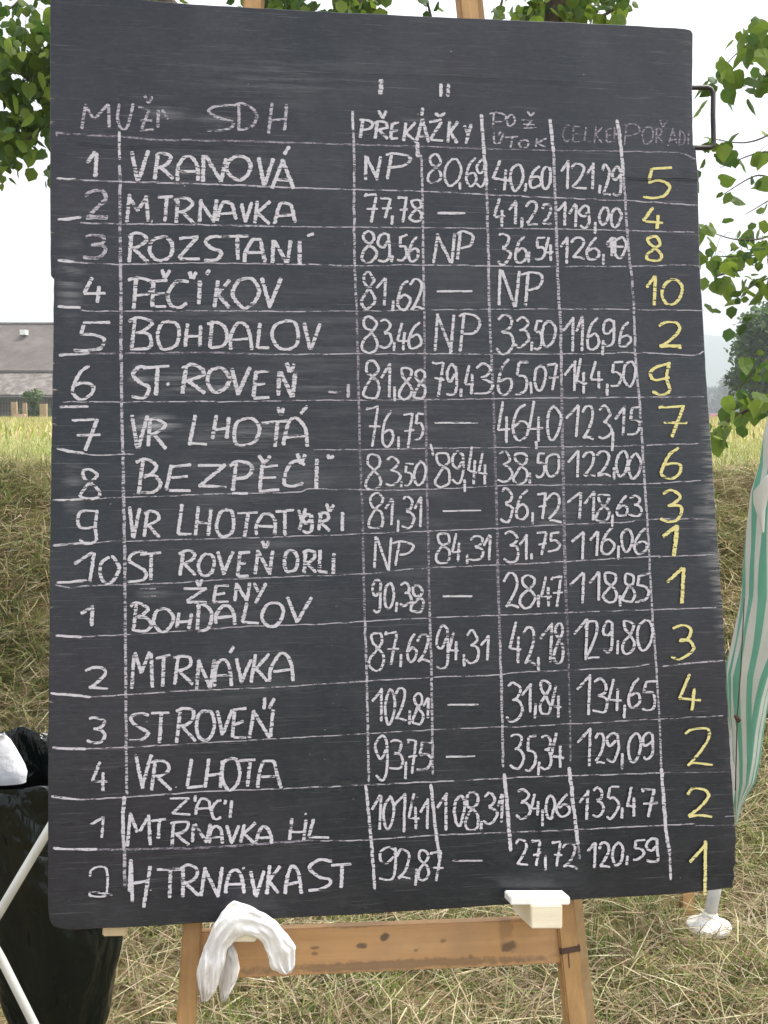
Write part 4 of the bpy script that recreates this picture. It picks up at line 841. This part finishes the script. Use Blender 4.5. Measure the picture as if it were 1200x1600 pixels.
# ---------------------------------------------------------------- closed parasol, right
def parasol():
    Y = 3.12
    foot = at(1107, 1452, Y)
    Y = EYE.y + 0; d = ray(1107, 1452); tt = -1.5 / d.z; foot = EYE + d * tt; Y = foot.y
    gz = float(ground_h(foot.x, foot.y)); 
    root = empty('parasol', (foot.x, foot.y, gz), 'closed parasol with green and white stripes leaning beside the board', 'parasol')
    o0 = Vector((foot.x, foot.y, gz))
    tm = mat_plain('white_painted_tube', (0.55, 0.55, 0.52), (0.70, 0.70, 0.68), 30, 0.4, 0.15)
    mb = MB(); top = at(1240, 500, Y)
    mb.tube([foot + Vector((0, 0, .02)) - o0, at(1117, 1390, Y) - o0, at(1157, 1105, Y) - o0, top - o0], 0.0185, 14); mb.build('pole', tm, root, True)
    mb = MB(); mb.tube([foot + Vector((-.001, 0, .01)) - o0, at(1110, 1425, Y) - o0], [0.031, 0.0215], 14); mb.build('collar', tm, root, True)
    wm = mat_plain('chipped_white_paint', (0.80, 0.80, 0.78), (0.66, 0.62, 0.58), 45, 0.6, 0.0)
    mb = MB(); mb.tube([(0.0, 0, -.010), (0.0, 0, .012), (0, 0, .019), (0, 0, .024), (0, 0, .040)], [0.062, 0.066, 0.062, 0.040, 0.028], 24)
    V = []
    for (a, b, c) in mb.v:
        an = math.atan2(b, a); k = 1 + 0.015 * math.sin(an * 3 + .6)
        V.append((a * k, b * k * .95, c + 0.0008 * math.sin(an * 6)))
    mesh_obj('foot_plate', V, mb.f, wm, root, True)
    # canopy
    sec = [(560, 1222, 1262), (620, 1208, 1260), (680, 1194, 1262), (726, 1189, 1262), (770, 1177, 1258), (792, 1175, 1256), (820, 1172, 1254), (880, 1166, 1248), (930, 1163, 1240), (966, 1156, 1232), (1000, 1149, 1224), (1052, 1137, 1208),
           (1085, 1137, 1200), (1115, 1138, 1195), (1140, 1141, 1191), (1185, 1143, 1186), (1220, 1145, 1179), (1240, 1146, 1168), (1262, 1147.5, 1158), (1287, 1149, 1151.5)]
    n = 64; V = []; UV = []; Fc = []; m = []
    for a, b in zip(sec[:-1], sec[1:]):
        for k in range(4): m.append([a[j] + (b[j] - a[j]) * k / 4 for j in range(3)])
    m.append(list(sec[-1]))
    for i, (py, l, r) in enumerate(m):
        a = at(l, py, Y); b = at(r, py, Y); cx = (a.x + b.x) / 2; R_ = (b.x - a.x) / 2
        for k in range(n):
            an = 2 * math.pi * k / n
            tw = an + (py - 900) * 0.0016
            fold = 0.13 * math.sin(tw * 5) + 0.06 * math.sin(tw * 11 + 1) + 0.05 * noise.noise(Vector((math.cos(an) * 2, math.sin(an) * 2, py * .012)))
            rr = R_ * (1 + fold * (0.35 + 0.65 * abs(math.sin(an))))
            V.append((cx + rr * math.cos(an), Y - 0.0 + rr * 0.85 * math.sin(an), a.z)); UV.append((k / n, py))
    V = [Vector(p) - o0 for p in V]
    for i in range(len(m) - 1):
        for k in range(n):
            j = (k + 1) % n; Fc.append((i * n + k, i * n + j, (i + 1) * n + j, (i + 1) * n + k))
    t = NT('striped_awning_cloth'); a = t.n('ShaderNodeAttribute', attribute_name='stripe').outputs['Fac']
    fr_ = t.math('FRACT', a); s = t.ramp(fr_, [(0.0, 0.0), (0.02, 1.0), (0.49, 1.0), (0.51, 0.0)])
    c = t.n('ShaderNodeTexCoord').outputs['Object']; g = t.noise(c, 9, 4, 0.6)
    s.node.color_ramp.interpolation = 'LINEAR'
    wc = t.mix(g, (0.80, 0.79, 0.75), (0.68, 0.66, 0.61)); gc = t.mix(g, (0.15, 0.42, 0.31), (0.24, 0.52, 0.40))
    cc = t.mix(s, wc, gc)
    mt = t.bsdf(cc, 0.8, g, 0.4, 0.01, spec=0.2, trans=(0.3, cc))
    o = mesh_obj('canopy', V, Fc, mt, root, True)
    at_ = o.data.attributes.new('stripe', 'FLOAT', 'POINT')
    vals = []
    for i, (py, l, r) in enumerate(m):
        for k in range(n):
            t_ = abs(((k / n + 0.25) % 1.0) - 0.5) * 2      # 0..1 and back: no seam
            vals.append(5.4 * t_ - (py - 560) * 0.0034)
    at_.data.foreach_set('value', vals)
    # loose flap of the hem
    fl = [((1177, 768), (1204, 736)), ((1177.5, 786), (1205, 756)), ((1184, 806), (1195, 797)), ((1191.5, 833), (1193, 831))]
    V = []; Fc = []
    for i, (a, b) in enumerate(fl):
        for k in range(5):
            t_ = k / 4; V.append(at(a[0] + (b[0] - a[0]) * t_, a[1] + (b[1] - a[1]) * t_, Y - 0.085 - 0.008 * math.sin(t_ * 3)) - o0)
    for i in range(3):
        for k in range(4): q = i * 5 + k; Fc.append((q, q + 1, q + 6, q + 5))
    wmm = mat_plain('white_awning_cloth', (0.74, 0.74, 0.70), (0.66, 0.65, 0.60), 12, 0.8, trans=(0.3, (.7, .7, .66)))
    q = mesh_obj('hem_flap', V, Fc, wmm, root, False); q.modifiers.new('thick', 'SOLIDIFY').thickness = 0.002
    # little dark toggle on its cord
    mb = MB(); mb.tube([at(1163, 935, Y - .09) - o0, at(1158, 1040, Y - .075) - o0, at(1152, 1118, Y - .06) - o0, at(1149, 1235, Y - .04) - o0], 0.0016, 6); mb.build('cord', M['strap'], root, True)
    mb = MB(); mb.tube([at(1149, 1118, Y - .066) - o0, at(1155, 1127, Y - .066) - o0], [0.006, 0.007], 8); mb.build('toggle', M['strap'], root, True)
parasol()
# stake in the grass behind the board's lower right corner
g = EYE + ray(1072, 1432) * (-1.5 / ray(1072, 1432).z)
mb = MB(); mb.beam((0, 0, -.02), (0.004, .01, .34), (1, .1, 0), 0.036, 0.03)
o = mb.build('stake', M['easel_leg'], None, bevel=.002); o.location = (g.x, g.y, float(ground_h(g.x, g.y))); tag(o, 'short brown wooden stake in the grass beside the parasol foot', 'stake')

# ---------------------------------------------------------------- leaves and trees
def leaf_mesh(name, mat, seed=0, simple=False):
    rr = random.Random(seed)
    if simple: o = [(0, 0), (.42, .25), (.40, .62), (0, 1.0), (-.40, .62), (-.42, .25)]
    else: o = [(0, .02), (.20, -.06), (.42, .08), (.50, .32), (.42, .60), (.22, .84), (0, 1.08), (-.22, .84), (-.42, .60), (-.50, .32), (-.42, .08), (-.20, -.06)]
    V = [(0, .02 + .0, 0), (0, .45, 0)]
    ring = [(x * (1 + rr.uniform(-.06, .06)), y, -.22 * abs(x) - .12 * y * y + rr.uniform(-.03, .03)) for x, y in o]
    return ring
def leaf_arrays(T, sizes, palette, seedmesh):
    pass
def mat_leaf(name, c1, c2, c3, tr=0.45):
    t = NT(name); r = t.n('ShaderNodeObjectInfo').outputs['Random']
    c = t.n('ShaderNodeTexCoord').outputs['Object']; f = t.noise(c, 6, 3, 0.6)
    cc = t.mix(t.ramp(r, [(0.0, 0.0), (1.0, 1.0)]), c1, c2); cc = t.mix(t.math('MULTIPLY', f, 0.5), cc, c3)
    return t.bsdf(cc, 0.45, f, 0.2, 0.02, spec=0.4, trans=(tr, cc))
M['leaf_obj'] = mat_leaf('linden_leaf', (0.06, 0.125, 0.025), (0.26, 0.36, 0.05), (0.12, 0.20, 0.03), 0.55)
t = NT('linden_foliage'); a = t.n('ShaderNodeAttribute', attribute_name='tint').outputs['Color']
M['foliage'] = t.bsdf(a, 0.5, spec=0.35, trans=(0.4, a))
RING = leaf_mesh('r', None, 1); NR = len(RING)
def leaf_me(name, mat, seed):
    ring = leaf_mesh('r', None, seed); V = [(0, .48, .02)] + ring
    Fc = [(0, 1 + i, 1 + (i + 1) % NR) for i in range(NR)]
    # the stalk
    b = len(V); V += [(-.012, .03, 0), (.012, .03, 0), (.012, -.5, .06), (-.012, -.5, .06)]; Fc.append((b, b + 1, b + 2, b + 3))
    me = bpy.data.meshes.new(name); me.from_pydata(V, [], Fc); me.materials.append(mat); return me
def rot_leaf(droop=0.9, spread=0.7):
    az = random.uniform(0, 2 * math.pi); tilt = random.gauss(droop, 0.5)
    q = Matrix.Rotation(az, 4, 'Z') @ Matrix.Rotation(-tilt, 4, 'X') @ Matrix.Rotation(random.gauss(0, spread), 4, 'Y')
    return q
def joined_leaves(name, mats, tints, mat, parent):
    ring = np.array(leaf_mesh('r', None, 3, True)); base = np.concatenate([[[0, .48, .02]], ring]); k = len(base); nr = len(ring)
    tri = np.array([(0, 1 + i, 1 + (i + 1) % nr) for i in range(nr)])
    A = np.array([[list(r) for r in m] for m in mats])
    P = np.einsum('nij,kj->nki', A[:, :3, :3], base) + A[:, None, :3, 3]
    T = (tri[None] + (np.arange(len(mats)) * k)[:, None, None]).reshape(-1, 3)
    C = np.repeat(np.array(tints), k, axis=0)
    o = tint_mesh(name, P.reshape(-1, 3), T, C, mat); o.parent = parent; o['kind'] = 'stuff'; return o
M['bark'] = mat_plain('grey_brown_bark', (0.06, 0.045, 0.032), (0.14, 0.11, 0.085), 3, 0.9, 0.8, 0.03, stretch=(9, 9, 1.6))
def linden():
    tx, ty = 0.05, 5.35; tz = float(ground_h(tx, ty)); O = Vector((tx, ty, tz))
    root = empty('linden_tree', O, 'linden tree with drooping leafy branches overhanging the blackboard', 'tree')
    mb = MB(); mb.tube([(0, 0, -.15), (0.01, 0, .12), (0.03, .02, .6), (0.0, .05, 1.15), (-.02, .05, 1.35)], [0.22, .16, .13, .115, .10], 14); mb.build('trunk', M['bark'], root, True)
    def w(px, py, Y): return at(px, py, Y) - O
    fork = Vector((-.02, .05, 1.3))
    limbs = [[fork, w(470, 250, 5.3), w(330, 90, 5.1), w(200, -60, 5.0), w(90, -160, 4.9)],
             [fork, w(640, 220, 5.5), w(560, 30, 5.4), w(500, -180, 5.3), w(520, -420, 5.2)],
             [fork, w(760, 240, 5.2), w(850, 60, 5.0), w(905, -60, 4.9), w(1120, -210, 4.8), w(1320, -120, 4.7)],
             [fork, w(760, 300, 5.7), w(840, 90, 6.1), w(930, -160, 6.3), w(1100, -400, 6.3)]]
    for L_ in limbs:
        k = len(L_); mb = MB(); mb.tube(L_, [0.065 * (1 - i / k) + 0.012 for i in range(k)], 9); mb.build('limb', M['bark'], root, True)
    # leafy boughs: polyline, side spread px, leaves, depth, leaf size m, brightness
    boughs = [
     # left mass
     ([(200, -60), (120, 10), (50, 60), (-10, 90)], 24, 230, 5.0, .070, 1), ([(180, -40), (90, 90), (30, 130), (-30, 150)], 28, 290, 5.1, .070, .95), ([(150, 40), (70, 175), (20, 200), (-30, 210)], 22, 260, 5.2, .070, .85),
     ([(90, 180), (35, 225), (0, 250), (-40, 250)], 14, 70, 5.1, .060, .8), ([(110, 250), (84, 268), (68, 274)], 6, 9, 5.0, .055, .7), ([(60, -40), (20, 10), (-30, 30)], 20, 60, 5.2, .06, 1),
     # along the top edge
     ([(330, 40), (250, 0), (180, -20), (100, -25)], 10, 90, 5.2, .058, .8), ([(500, 60), (470, 8), (430, -4), (380, -30)], 15, 170, 5.3, .062, .9), ([(560, 40), (530, 6), (585, -10)], 12, 120, 5.3, .062, .9),
     ([(680, 60), (668, 5), (650, -30)], 7, 20, 5.2, .055, .8), ([(800, 60), (850, 8), (905, 4), (930, -30)], 17, 170, 5.0, .064, .9), ([(780, 30), (785, 0), (800, -30)], 8, 16, 5.0, .058, .8), ([(930, 30), (962, 12), (975, -20)], 10, 30, 5.0, .064, .9),
     # right side, drooping
     ([(1330, -110), (1240, 20), (1180, 60), (1140, 95), (1118, 128)], 15, 85, 4.7, .074, 1.1), ([(1320, -20), (1230, 90), (1195, 120), (1160, 135)], 13, 44, 4.75, .074, 1.0),
     ([(1098, 152), (1096, 165)], 2, 2, 4.8, .062, 1.2),
     ([(1330, 100), (1230, 190), (1170, 222), (1100, 215)], 9, 16, 4.8, .066, 1.0), ([(1330, 130), (1240, 225), (1180, 240), (1125, 262)], 10, 14, 4.7, .068, 1.0), ([(1320, 170), (1230, 270), (1180, 275), (1128, 305)], 9, 14, 4.7, .066, 1.0),
     ([(1320, 220), (1220, 300), (1190, 320), (1165, 335)], 9, 12, 4.7, .068, 1.0), ([(1112, 235), (1096, 250), (1092, 268)], 4, 5, 4.8, .06, 1.0),
     ([(1330, 280), (1220, 360), (1160, 375), (1100, 360)], 14, 62, 4.9, .066, 1.1), ([(1330, 330), (1220, 385), (1170, 400), (1098, 400)], 14, 80, 4.9, .066, 1.05), ([(1330, 380), (1230, 420), (1190, 440), (1160, 455)], 14, 70, 4.9, .068, .95),
     ([(1160, 420), (1120, 432), (1118, 445)], 5, 7, 4.8, .066, 1.3), ([(1160, 470), (1112, 478), (1104, 470)], 4, 4, 4.8, .058, .9), ([(1170, 440), (1140, 480), (1138, 488)], 3, 3, 4.8, .06, .8), ([(1175, 470), (1160, 495), (1158, 500)], 3, 3, 4.8, .062, .8), ([(1150, 500), (1137, 515)], 2, 1, 4.8, .062, 1.1),
     ([(1330, 440), (1240, 520), (1200, 560), (1160, 600), (1150, 640)], 12, 44, 4.6, .066, 1.15), ([(1320, 520), (1230, 590), (1190, 625), (1150, 650), (1132, 668)], 10, 38, 4.6, .068, 1.1), ([(1170, 640), (1140, 655), (1122, 672), (1115, 680)], 5, 10, 4.6, .07, 1.2), ([(1260, 560), (1215, 600), (1180, 630)], 10, 20, 4.6, .068, 1.2),
    ]
    leaves = []
    for (P, sp, cnt, Y, sz, br) in boughs:
        L_ = smooth_line(P, 6); pts = []
        if cnt > 5:
            mb = MB(); w3 = [w(p.x, p.y, Y + 0.05 * math.sin(i * .35)) for i, p in enumerate(L_)]
            k = len(w3); mb.tube(w3, [0.007 * (1 - i / k) + 0.0015 for i in range(k)], 5)
            for _ in range(int(cnt / 6)):            # twigs
                i = random.randrange(k); e = w3[i] + Vector((random.gauss(0, sp * .0028), random.gauss(0, .09), random.gauss(-.01, sp * .0026)))
                mb.tube([w3[i], (w3[i] + e) / 2 + Vector((0, 0, .008)), e], 0.0013, 3, False)
            mb.build('branch', M['bark'], root, True)
        for i in range(cnt):
            p = L_[min(len(L_) - 1, int(len(L_) * random.random() ** .8))]
            q = w(p.x + random.gauss(0, sp), p.y + random.gauss(0, sp) + 3, Y + random.gauss(0, .14 if cnt > 5 else 0.03))
            leaves.append((q, sz * random.uniform(.55, 1.2), br))
    # the rest of the crown, above and around
    cnt = 0
    while cnt < 5200:
        cx, cy, cz = random.gauss(0, 1), random.gauss(0, 1), random.gauss(0, 1); l = math.sqrt(cx * cx + cy * cy + cz * cz); r_ = random.random() ** .4
        p = Vector((0.2 + 3.0 * cx / l * r_, 5.6 + 2.3 * cy / l * r_, 4.9 + 1.5 * cz / l * r_))
        if noise.noise(p * 1.6) < -0.02: continue
        cnt += 1
        px, py = proj(p)
        if -70 < px < 1290 and py > -50 and p.y > .5: continue
        leaves.append((p - O, random.uniform(.055, .085), random.uniform(.8, 1.1)))
    mats = []
    for (q, s, br) in leaves:
        mats.append((Matrix.Translation(q) @ rot_leaf() @ Matrix.Scale(s, 4), br, s))
    def score(m):
        p = O + m[0].translation; px, py = proj(p)
        if not (-5 < px < 1205 and -5 < py < 1605): return 0
        if 90 < px < 1078 and py > 45: return 0.0
        return m[2] / p.y
    order = sorted(range(len(mats)), key=lambda i: -score(mats[i]))
    mm = [leaf_me('leaf', M['leaf_obj'], s) for s in range(4)]
    big = order[:300]
    for i in big:
        o = bpy.data.objects.new('leaf', mm[i % 4]); col.objects.link(o); o.parent = root; o.matrix_local = mats[i][0]
    rest = order[300:]; tints = []
    for i in rest:
        k = random.random(); c = Vector((.055, .12, .025)).lerp(Vector((.24, .32, .05)), k * k) * mats[i][1]; tints.append(tuple(c))
    joined_leaves('foliage', [mats[i][0] for i in rest], tints, M['foliage'], root)
linden()

def far_tree(name, label, cat, x, y, h, rw, n, lobes, size, cdark, clight, zc_=0.56, group=None, trunk=True, seed=1):
    rr = random.Random(seed); z0 = float(ground_h(x, y)); root = empty(name, (x, y, z0), label, cat, group)
    if trunk:
        mb = MB(); mb.tube([(0, 0, -.1), (0, 0, h * .2), (h * .01, 0, h * .5), (0, 0, h * .85)], [h * .032, h * .025, h * .018, h * .005], 8)
        for k in range(5):
            a = rr.uniform(0, 6.28); b0 = h * rr.uniform(.25, .5); mb.tube([(0, 0, b0), (math.cos(a) * rw * .4, math.sin(a) * rw * .4, b0 + h * .14), (math.cos(a) * rw * .75, math.sin(a) * rw * .75, b0 + h * .24)], [h * .012, h * .008, h * .003], 5)
        mb.build('trunk', M['bark'], root, True)
    L_ = []
    for k in range(lobes):
        a = rr.uniform(0, 6.28); q = rr.random() ** .5; zz = rr.uniform(-.42, .44)
        wid = math.sqrt(max(0.05, 1 - (zz / .5) ** 2)) * .72
        L_.append((math.cos(a) * rw * q * wid, math.sin(a) * rw * q * wid, h * (zc_ + zz * (1 - zc_) * 1.9), rw * rr.uniform(.2, .42)))
    mats = []; tints = []
    for k in range(n):
        l = L_[rr.randrange(lobes)]; d = Vector((rr.gauss(0, 1), rr.gauss(0, 1), rr.gauss(0, 1))).normalized() * l[3] * rr.uniform(.55, 1.12)
        d.z *= .8; p = Vector((l[0], l[1], max(h * .06, l[2]))) + d
        if p.z < 0.05: p.z = rr.uniform(.05, .3)
        q = Matrix.Rotation(rr.uniform(0, 6.28), 4, 'Z') @ Matrix.Rotation(rr.uniform(-1.5, 1.5), 4, 'X')
        mats.append(Matrix.Translation(p) @ q @ Matrix.Scale(size * rr.uniform(.6, 1.3), 4)); t_ = rr.random()
        tints.append(tuple(Vector(cdark).lerp(Vector(clight), t_)))
    o = joined_leaves('crown', mats, tints, M['foliage'], root)
    return root
def xat(px, Y): return at(px, 650, Y).x
far_tree('ash_tree', 'broad dark green tree in the meadow behind the hanging linden leaves at right', 'tree', xat(1240, 62), 62, 6.3, 4.2, 15000, 46, .28, (.035, .075, .025), (.10, .17, .045), zc_=.5, seed=3)
far_tree('bush', 'rounded green bush behind the wooden fence in front of the barn', 'bush', xat(52, 59), 59, 1.55, .85, 2600, 16, .12, (.05, .10, .03), (.14, .20, .06), zc_=.45, seed=5, trunk=True)
for i, (px, Y, h, rw) in enumerate([(1128, 420, 13, 8), (1106, 520, 12, 9), (1150, 480, 15, 10), (1172, 560, 14, 12)]):
    far_tree('field_tree', ['hazy round tree far off beside the board\'s right edge', 'hazy low tree behind the parked cars, nearest the board', 'hazy tall tree far beyond the parked cars', 'hazy wide tree partly behind the dark meadow tree'][i], 'tree',
             xat(px, Y), Y, h, rw, 1800, 14, 1.6, (.04, .07, .04), (.09, .12, .06), zc_=.48, group='far trees across the fields', seed=20 + i)

# ---------------------------------------------------------------- barn and fence, left
def barn():
    Y1, Y2, Y3 = 88.0, 92.0, 99.0
    xl, xr = -60, -9
    def zat(py, Y): return at(40, py, Y).z
    ze, zb_, zr = zat(620, Y1), zat(582, Y2), zat(506.5, Y3)
    x0 = at(40, 600, 90).x; g0 = float(ground_h(x0, 90)) - 0.3
    root = empty('barn', (x0, 94, g0), 'long old barn with a grey brown tiled roof beyond the fence', 'barn')
    def rel(p): return (p[0] - x0, p[1] - 94, p[2] - g0)
    def roofmat(name, c1, c2, c3, sc):
        t = NT(name); c = t.n('ShaderNodeTexCoord').outputs['Object']; br = t.n('ShaderNodeTexBrick')
        mp = t.n('ShaderNodeMapping'); mp.inputs['Rotation'].default_value = (R(90), 0, 0); t.l(c, mp.inputs[0]); t.l(mp.outputs[0], br.inputs['Vector'])
        br.inputs['Scale'].default_value = 2.4; br.inputs['Mortar Size'].default_value = 0.03
        br.inputs['Color1'].default_value = (*c1, 1); br.inputs['Color2'].default_value = (*c2, 1); br.inputs['Mortar'].default_value = (*[k * .6 for k in c1], 1)
        f = t.noise(c, sc, 6, .7); cc = t.mix(t.ramp(f, [(.42, 0.0), (.68, .9)]), br.outputs['Color'], c3)
        return t.bsdf(cc, 0.9, f, .4, .05, spec=.15)
    m1 = roofmat('smooth_roof_tiles', (0.105, 0.088, 0.08), (0.125, 0.105, 0.095), (0.155, 0.14, 0.13), 0.5)
    m2 = roofmat('mossy_roof_tiles', (0.10, 0.085, 0.076), (0.15, 0.12, 0.11), (0.27, 0.25, 0.23), 2.0)
    def slab(a, b, mat, name, th=.18):
        mb = MB(); mb.hexa([rel((xl, a[0], a[1])), rel((xr, a[0], a[1])), rel((xr, b[0], b[1])), rel((xl, b[0], b[1])), rel((xl, a[0], a[1] + th)), rel((xr, a[0], a[1] + th)), rel((xr, b[0], b[1] + th)), rel((xl, b[0], b[1] + th))])
        return mb.build(name, mat, root)
    roof = slab((Y2, zb_), (Y3, zr - .18), m1, 'roof'); slab((Y1, ze), (Y2 + .3, zb_ - .12), m2, 'lower_roof'); slab((Y3 + 7, zb_), (Y3, zr - .19), m1, 'rear_roof')
    mb = MB(); mb.tube([rel((xl, Y3, zr)), rel((xr, Y3, zr))], .16, 8); mb.build('ridge_tiles', m1, root, True)
    sk_ = at(40, 520, 97.3); mw = mat_plain('white_metal_hatch', (.8, .8, .8), (.75, .75, .78), 3, .3)
    mb = MB(); mb.box((sk_.x - x0, 96.9 - 94, sk_.z - g0), (.46, .9, .42)); mb.build('roof_hatch', mw, roof)
    wm = mat_plain('dark_wall_boards', (.05, .042, .036), (.10, .085, .07), 4, .9, .5, .02, stretch=(6, 6, .5))
    mb = MB(); mb.box(rel(((xl + xr) / 2, 96, (g0 + zb_) / 2 - .4)), (xr - xl - 1.2, 11, zb_ - g0 - .9)); mb.build('wall', wm, root)
    mb = MB(); k = xl + .7
    while k < xr - .8:
        mb.box(rel((k, 90.47, g0 + 1.2)), (.17, .04, 2.5)); k += .24
    o = mb.build('wall_boards', mat_plain('grey_wall_slats', (.16, .15, .14), (.24, .22, .20), 2, .9), root); o['kind'] = 'stuff'
    mb = MB(); mb.tube([rel((xl, Y1 - .08, ze - .05)), rel((xr, Y1 - .08, ze - .05))], .09, 8); mb.build('gutter', M['dark_metal'], root, True)
barn()
def fence():
    Y = 56.0; x0 = at(22, 660, Y).x; z0 = float(ground_h(x0, Y))
    root = empty('fence', (x0, Y, z0), 'low fence of brown wooden posts and wire in front of the barn', 'fence')
    pm = mat_wood('weathered_fence_post', (.30, .21, .12), (.42, .31, .19), (.22, .16, .10), 'Z')
    px = [(-60, 629, 6), (-20, 631, 5.5), (22, 628, 8), (38.5, 629.5, 6), (68, 631, 10), (110, 630, 6), (150, 632, 6), (190, 630, 6), (240, 631, 7), (290, 630, 6), (340, 631, 6)]
    for (p, top, w) in px:
        a = at(p, top, Y); mb = MB(); g = float(ground_h(a.x, Y)); wd = w / F * Y
        mb.beam((a.x - x0 + random.uniform(-.04, .04), 0, g - z0 - .2), (a.x - x0, 0, a.z - z0), (1, 0, 0), wd, wd * .9); mb.build('post', pm, root)
    for zz in (.45, .82):
        mb = MB(); mb.tube([(at(-100, 640, Y).x - x0, 0, zz), (at(380, 640, Y).x - x0, 0, zz)], .012, 4); mb.build('wire', M['dark_metal'], root)
    b = at(32, 661, 55.2); mb = MB(); mb.box((0, 0, .1), (.5, .3, .2)); o = mb.build('brick_block', mat_plain('pinkish_brick', (.42, .28, .22), (.50, .36, .29), 9, .9), None, bevel=.02)
    o.location = (b.x, 55.2, float(ground_h(b.x, 55.2)) + .1); tag(o, 'pinkish brick block lying in the grass at the foot of the fence', 'brick')
fence()

# ---------------------------------------------------------------- parked cars far off, right
def car(label, x, y, rz, paint, h=1.5):
    z0 = float(ground_h(x, y)); root = empty('parked_car', (x, y, z0), label, 'car', 'cars parked at the far side of the meadow', rz)
    pm = NT('car_paint'); pm = pm.bsdf(paint, .25, spec=.6)
    gm = NT('car_glass').bsdf((.02, .025, .03), .08, spec=.8); tm = NT('tyre').bsdf((.02, .02, .02), .8)
    prof = [(-2.1, .35), (-2.12, .72), (-2.0, .88), (-1.75, .93), (-1.35, h * .92), (-.9, h), (.35, h), (.75, h * .94), (1.2, .95), (1.95, .82), (2.12, .62), (2.12, .35)]
    n = len(prof); V = [(a, -.82 if b > 1 else -.86, b) for a, b in prof] + [(a, .82 if b > 1 else .86, b) for a, b in prof]
    Fc = [tuple(range(n)), tuple(reversed(range(n, 2 * n)))] + [(i, i + n, (i + 1) % n + n, (i + 1) % n) for i in range(n)]
    mesh_obj('body', V, Fc, pm, root, bevel=.05)
    for s in (-1, 1):
        mb = MB(); mb.hexa([(-1.25, s * .84, .98), (.95, s * .84, .98), (.95, s * .85, .98), (-1.25, s * .85, .98), (-.95, s * .84, h - .1), (.45, s * .84, h - .1), (.45, s * .85, h - .1), (-.95, s * .85, h - .1)]); mb.build('side_window', gm, root)
    mb = MB(); mb.add([(.62, -.72, h * .96), (.62, .72, h * .96), (1.17, .76, 1.0), (1.17, -.76, 1.0)], [(0, 1, 2, 3)]); o = mb.build('windscreen', gm, root); o.location.x = .04
    for a in (-1.3, 1.3):
        for s in (-1, 1):
            mb = MB(); mb.tube([(a, s * .72, .32), (a, s * .9, .32)], .32, 16); mb.build('wheel', tm, root, True)
for (px, Y, rz, p, lab) in [(1178, 205, .2, (.75, .77, .80), 'pale silver parked car left of the white one, far off under the dark tree'), (1203, 200, -.15, (.8, .8, .8), 'white parked car cut by the photo\'s right edge, far off'), (1122, 230, .5, (.35, .05, .05), 'small dark red parked car far off right beside the board\'s edge'), (1108, 236, .1, (.55, .57, .6), 'grey parked car far off, half hidden by the board')]:
    car(lab, xat(px, Y), Y, rz, p)

# ---------------------------------------------------------------- haze
mb = MB(); mb.box((0, 2000, 75), (7000, 6400, 200)); 
mb = MB(); mb.hexa([(-4200, -80, -6), (4200, -80, -6), (4200, 6100, -6), (-4200, 6100, -6), (-4200, -80, 190), (4200, -80, 190), (4200, 6100, 190), (-4200, 6100, 190)])
hz = mb.build('haze'); t = NT('haze_air'); pv = t.n('ShaderNodeVolumePrincipled'); pv.inputs['Color'].default_value = (.90, .95, 1, 1); pv.inputs['Density'].default_value = 0.0010
t.l(pv.outputs[0], t.out.inputs['Volume']); hz.data.materials.append(t.m); hz['kind'] = 'stuff'
hz['label'] = 'pale haze over the distant fields and hills'; hz['category'] = 'haze'
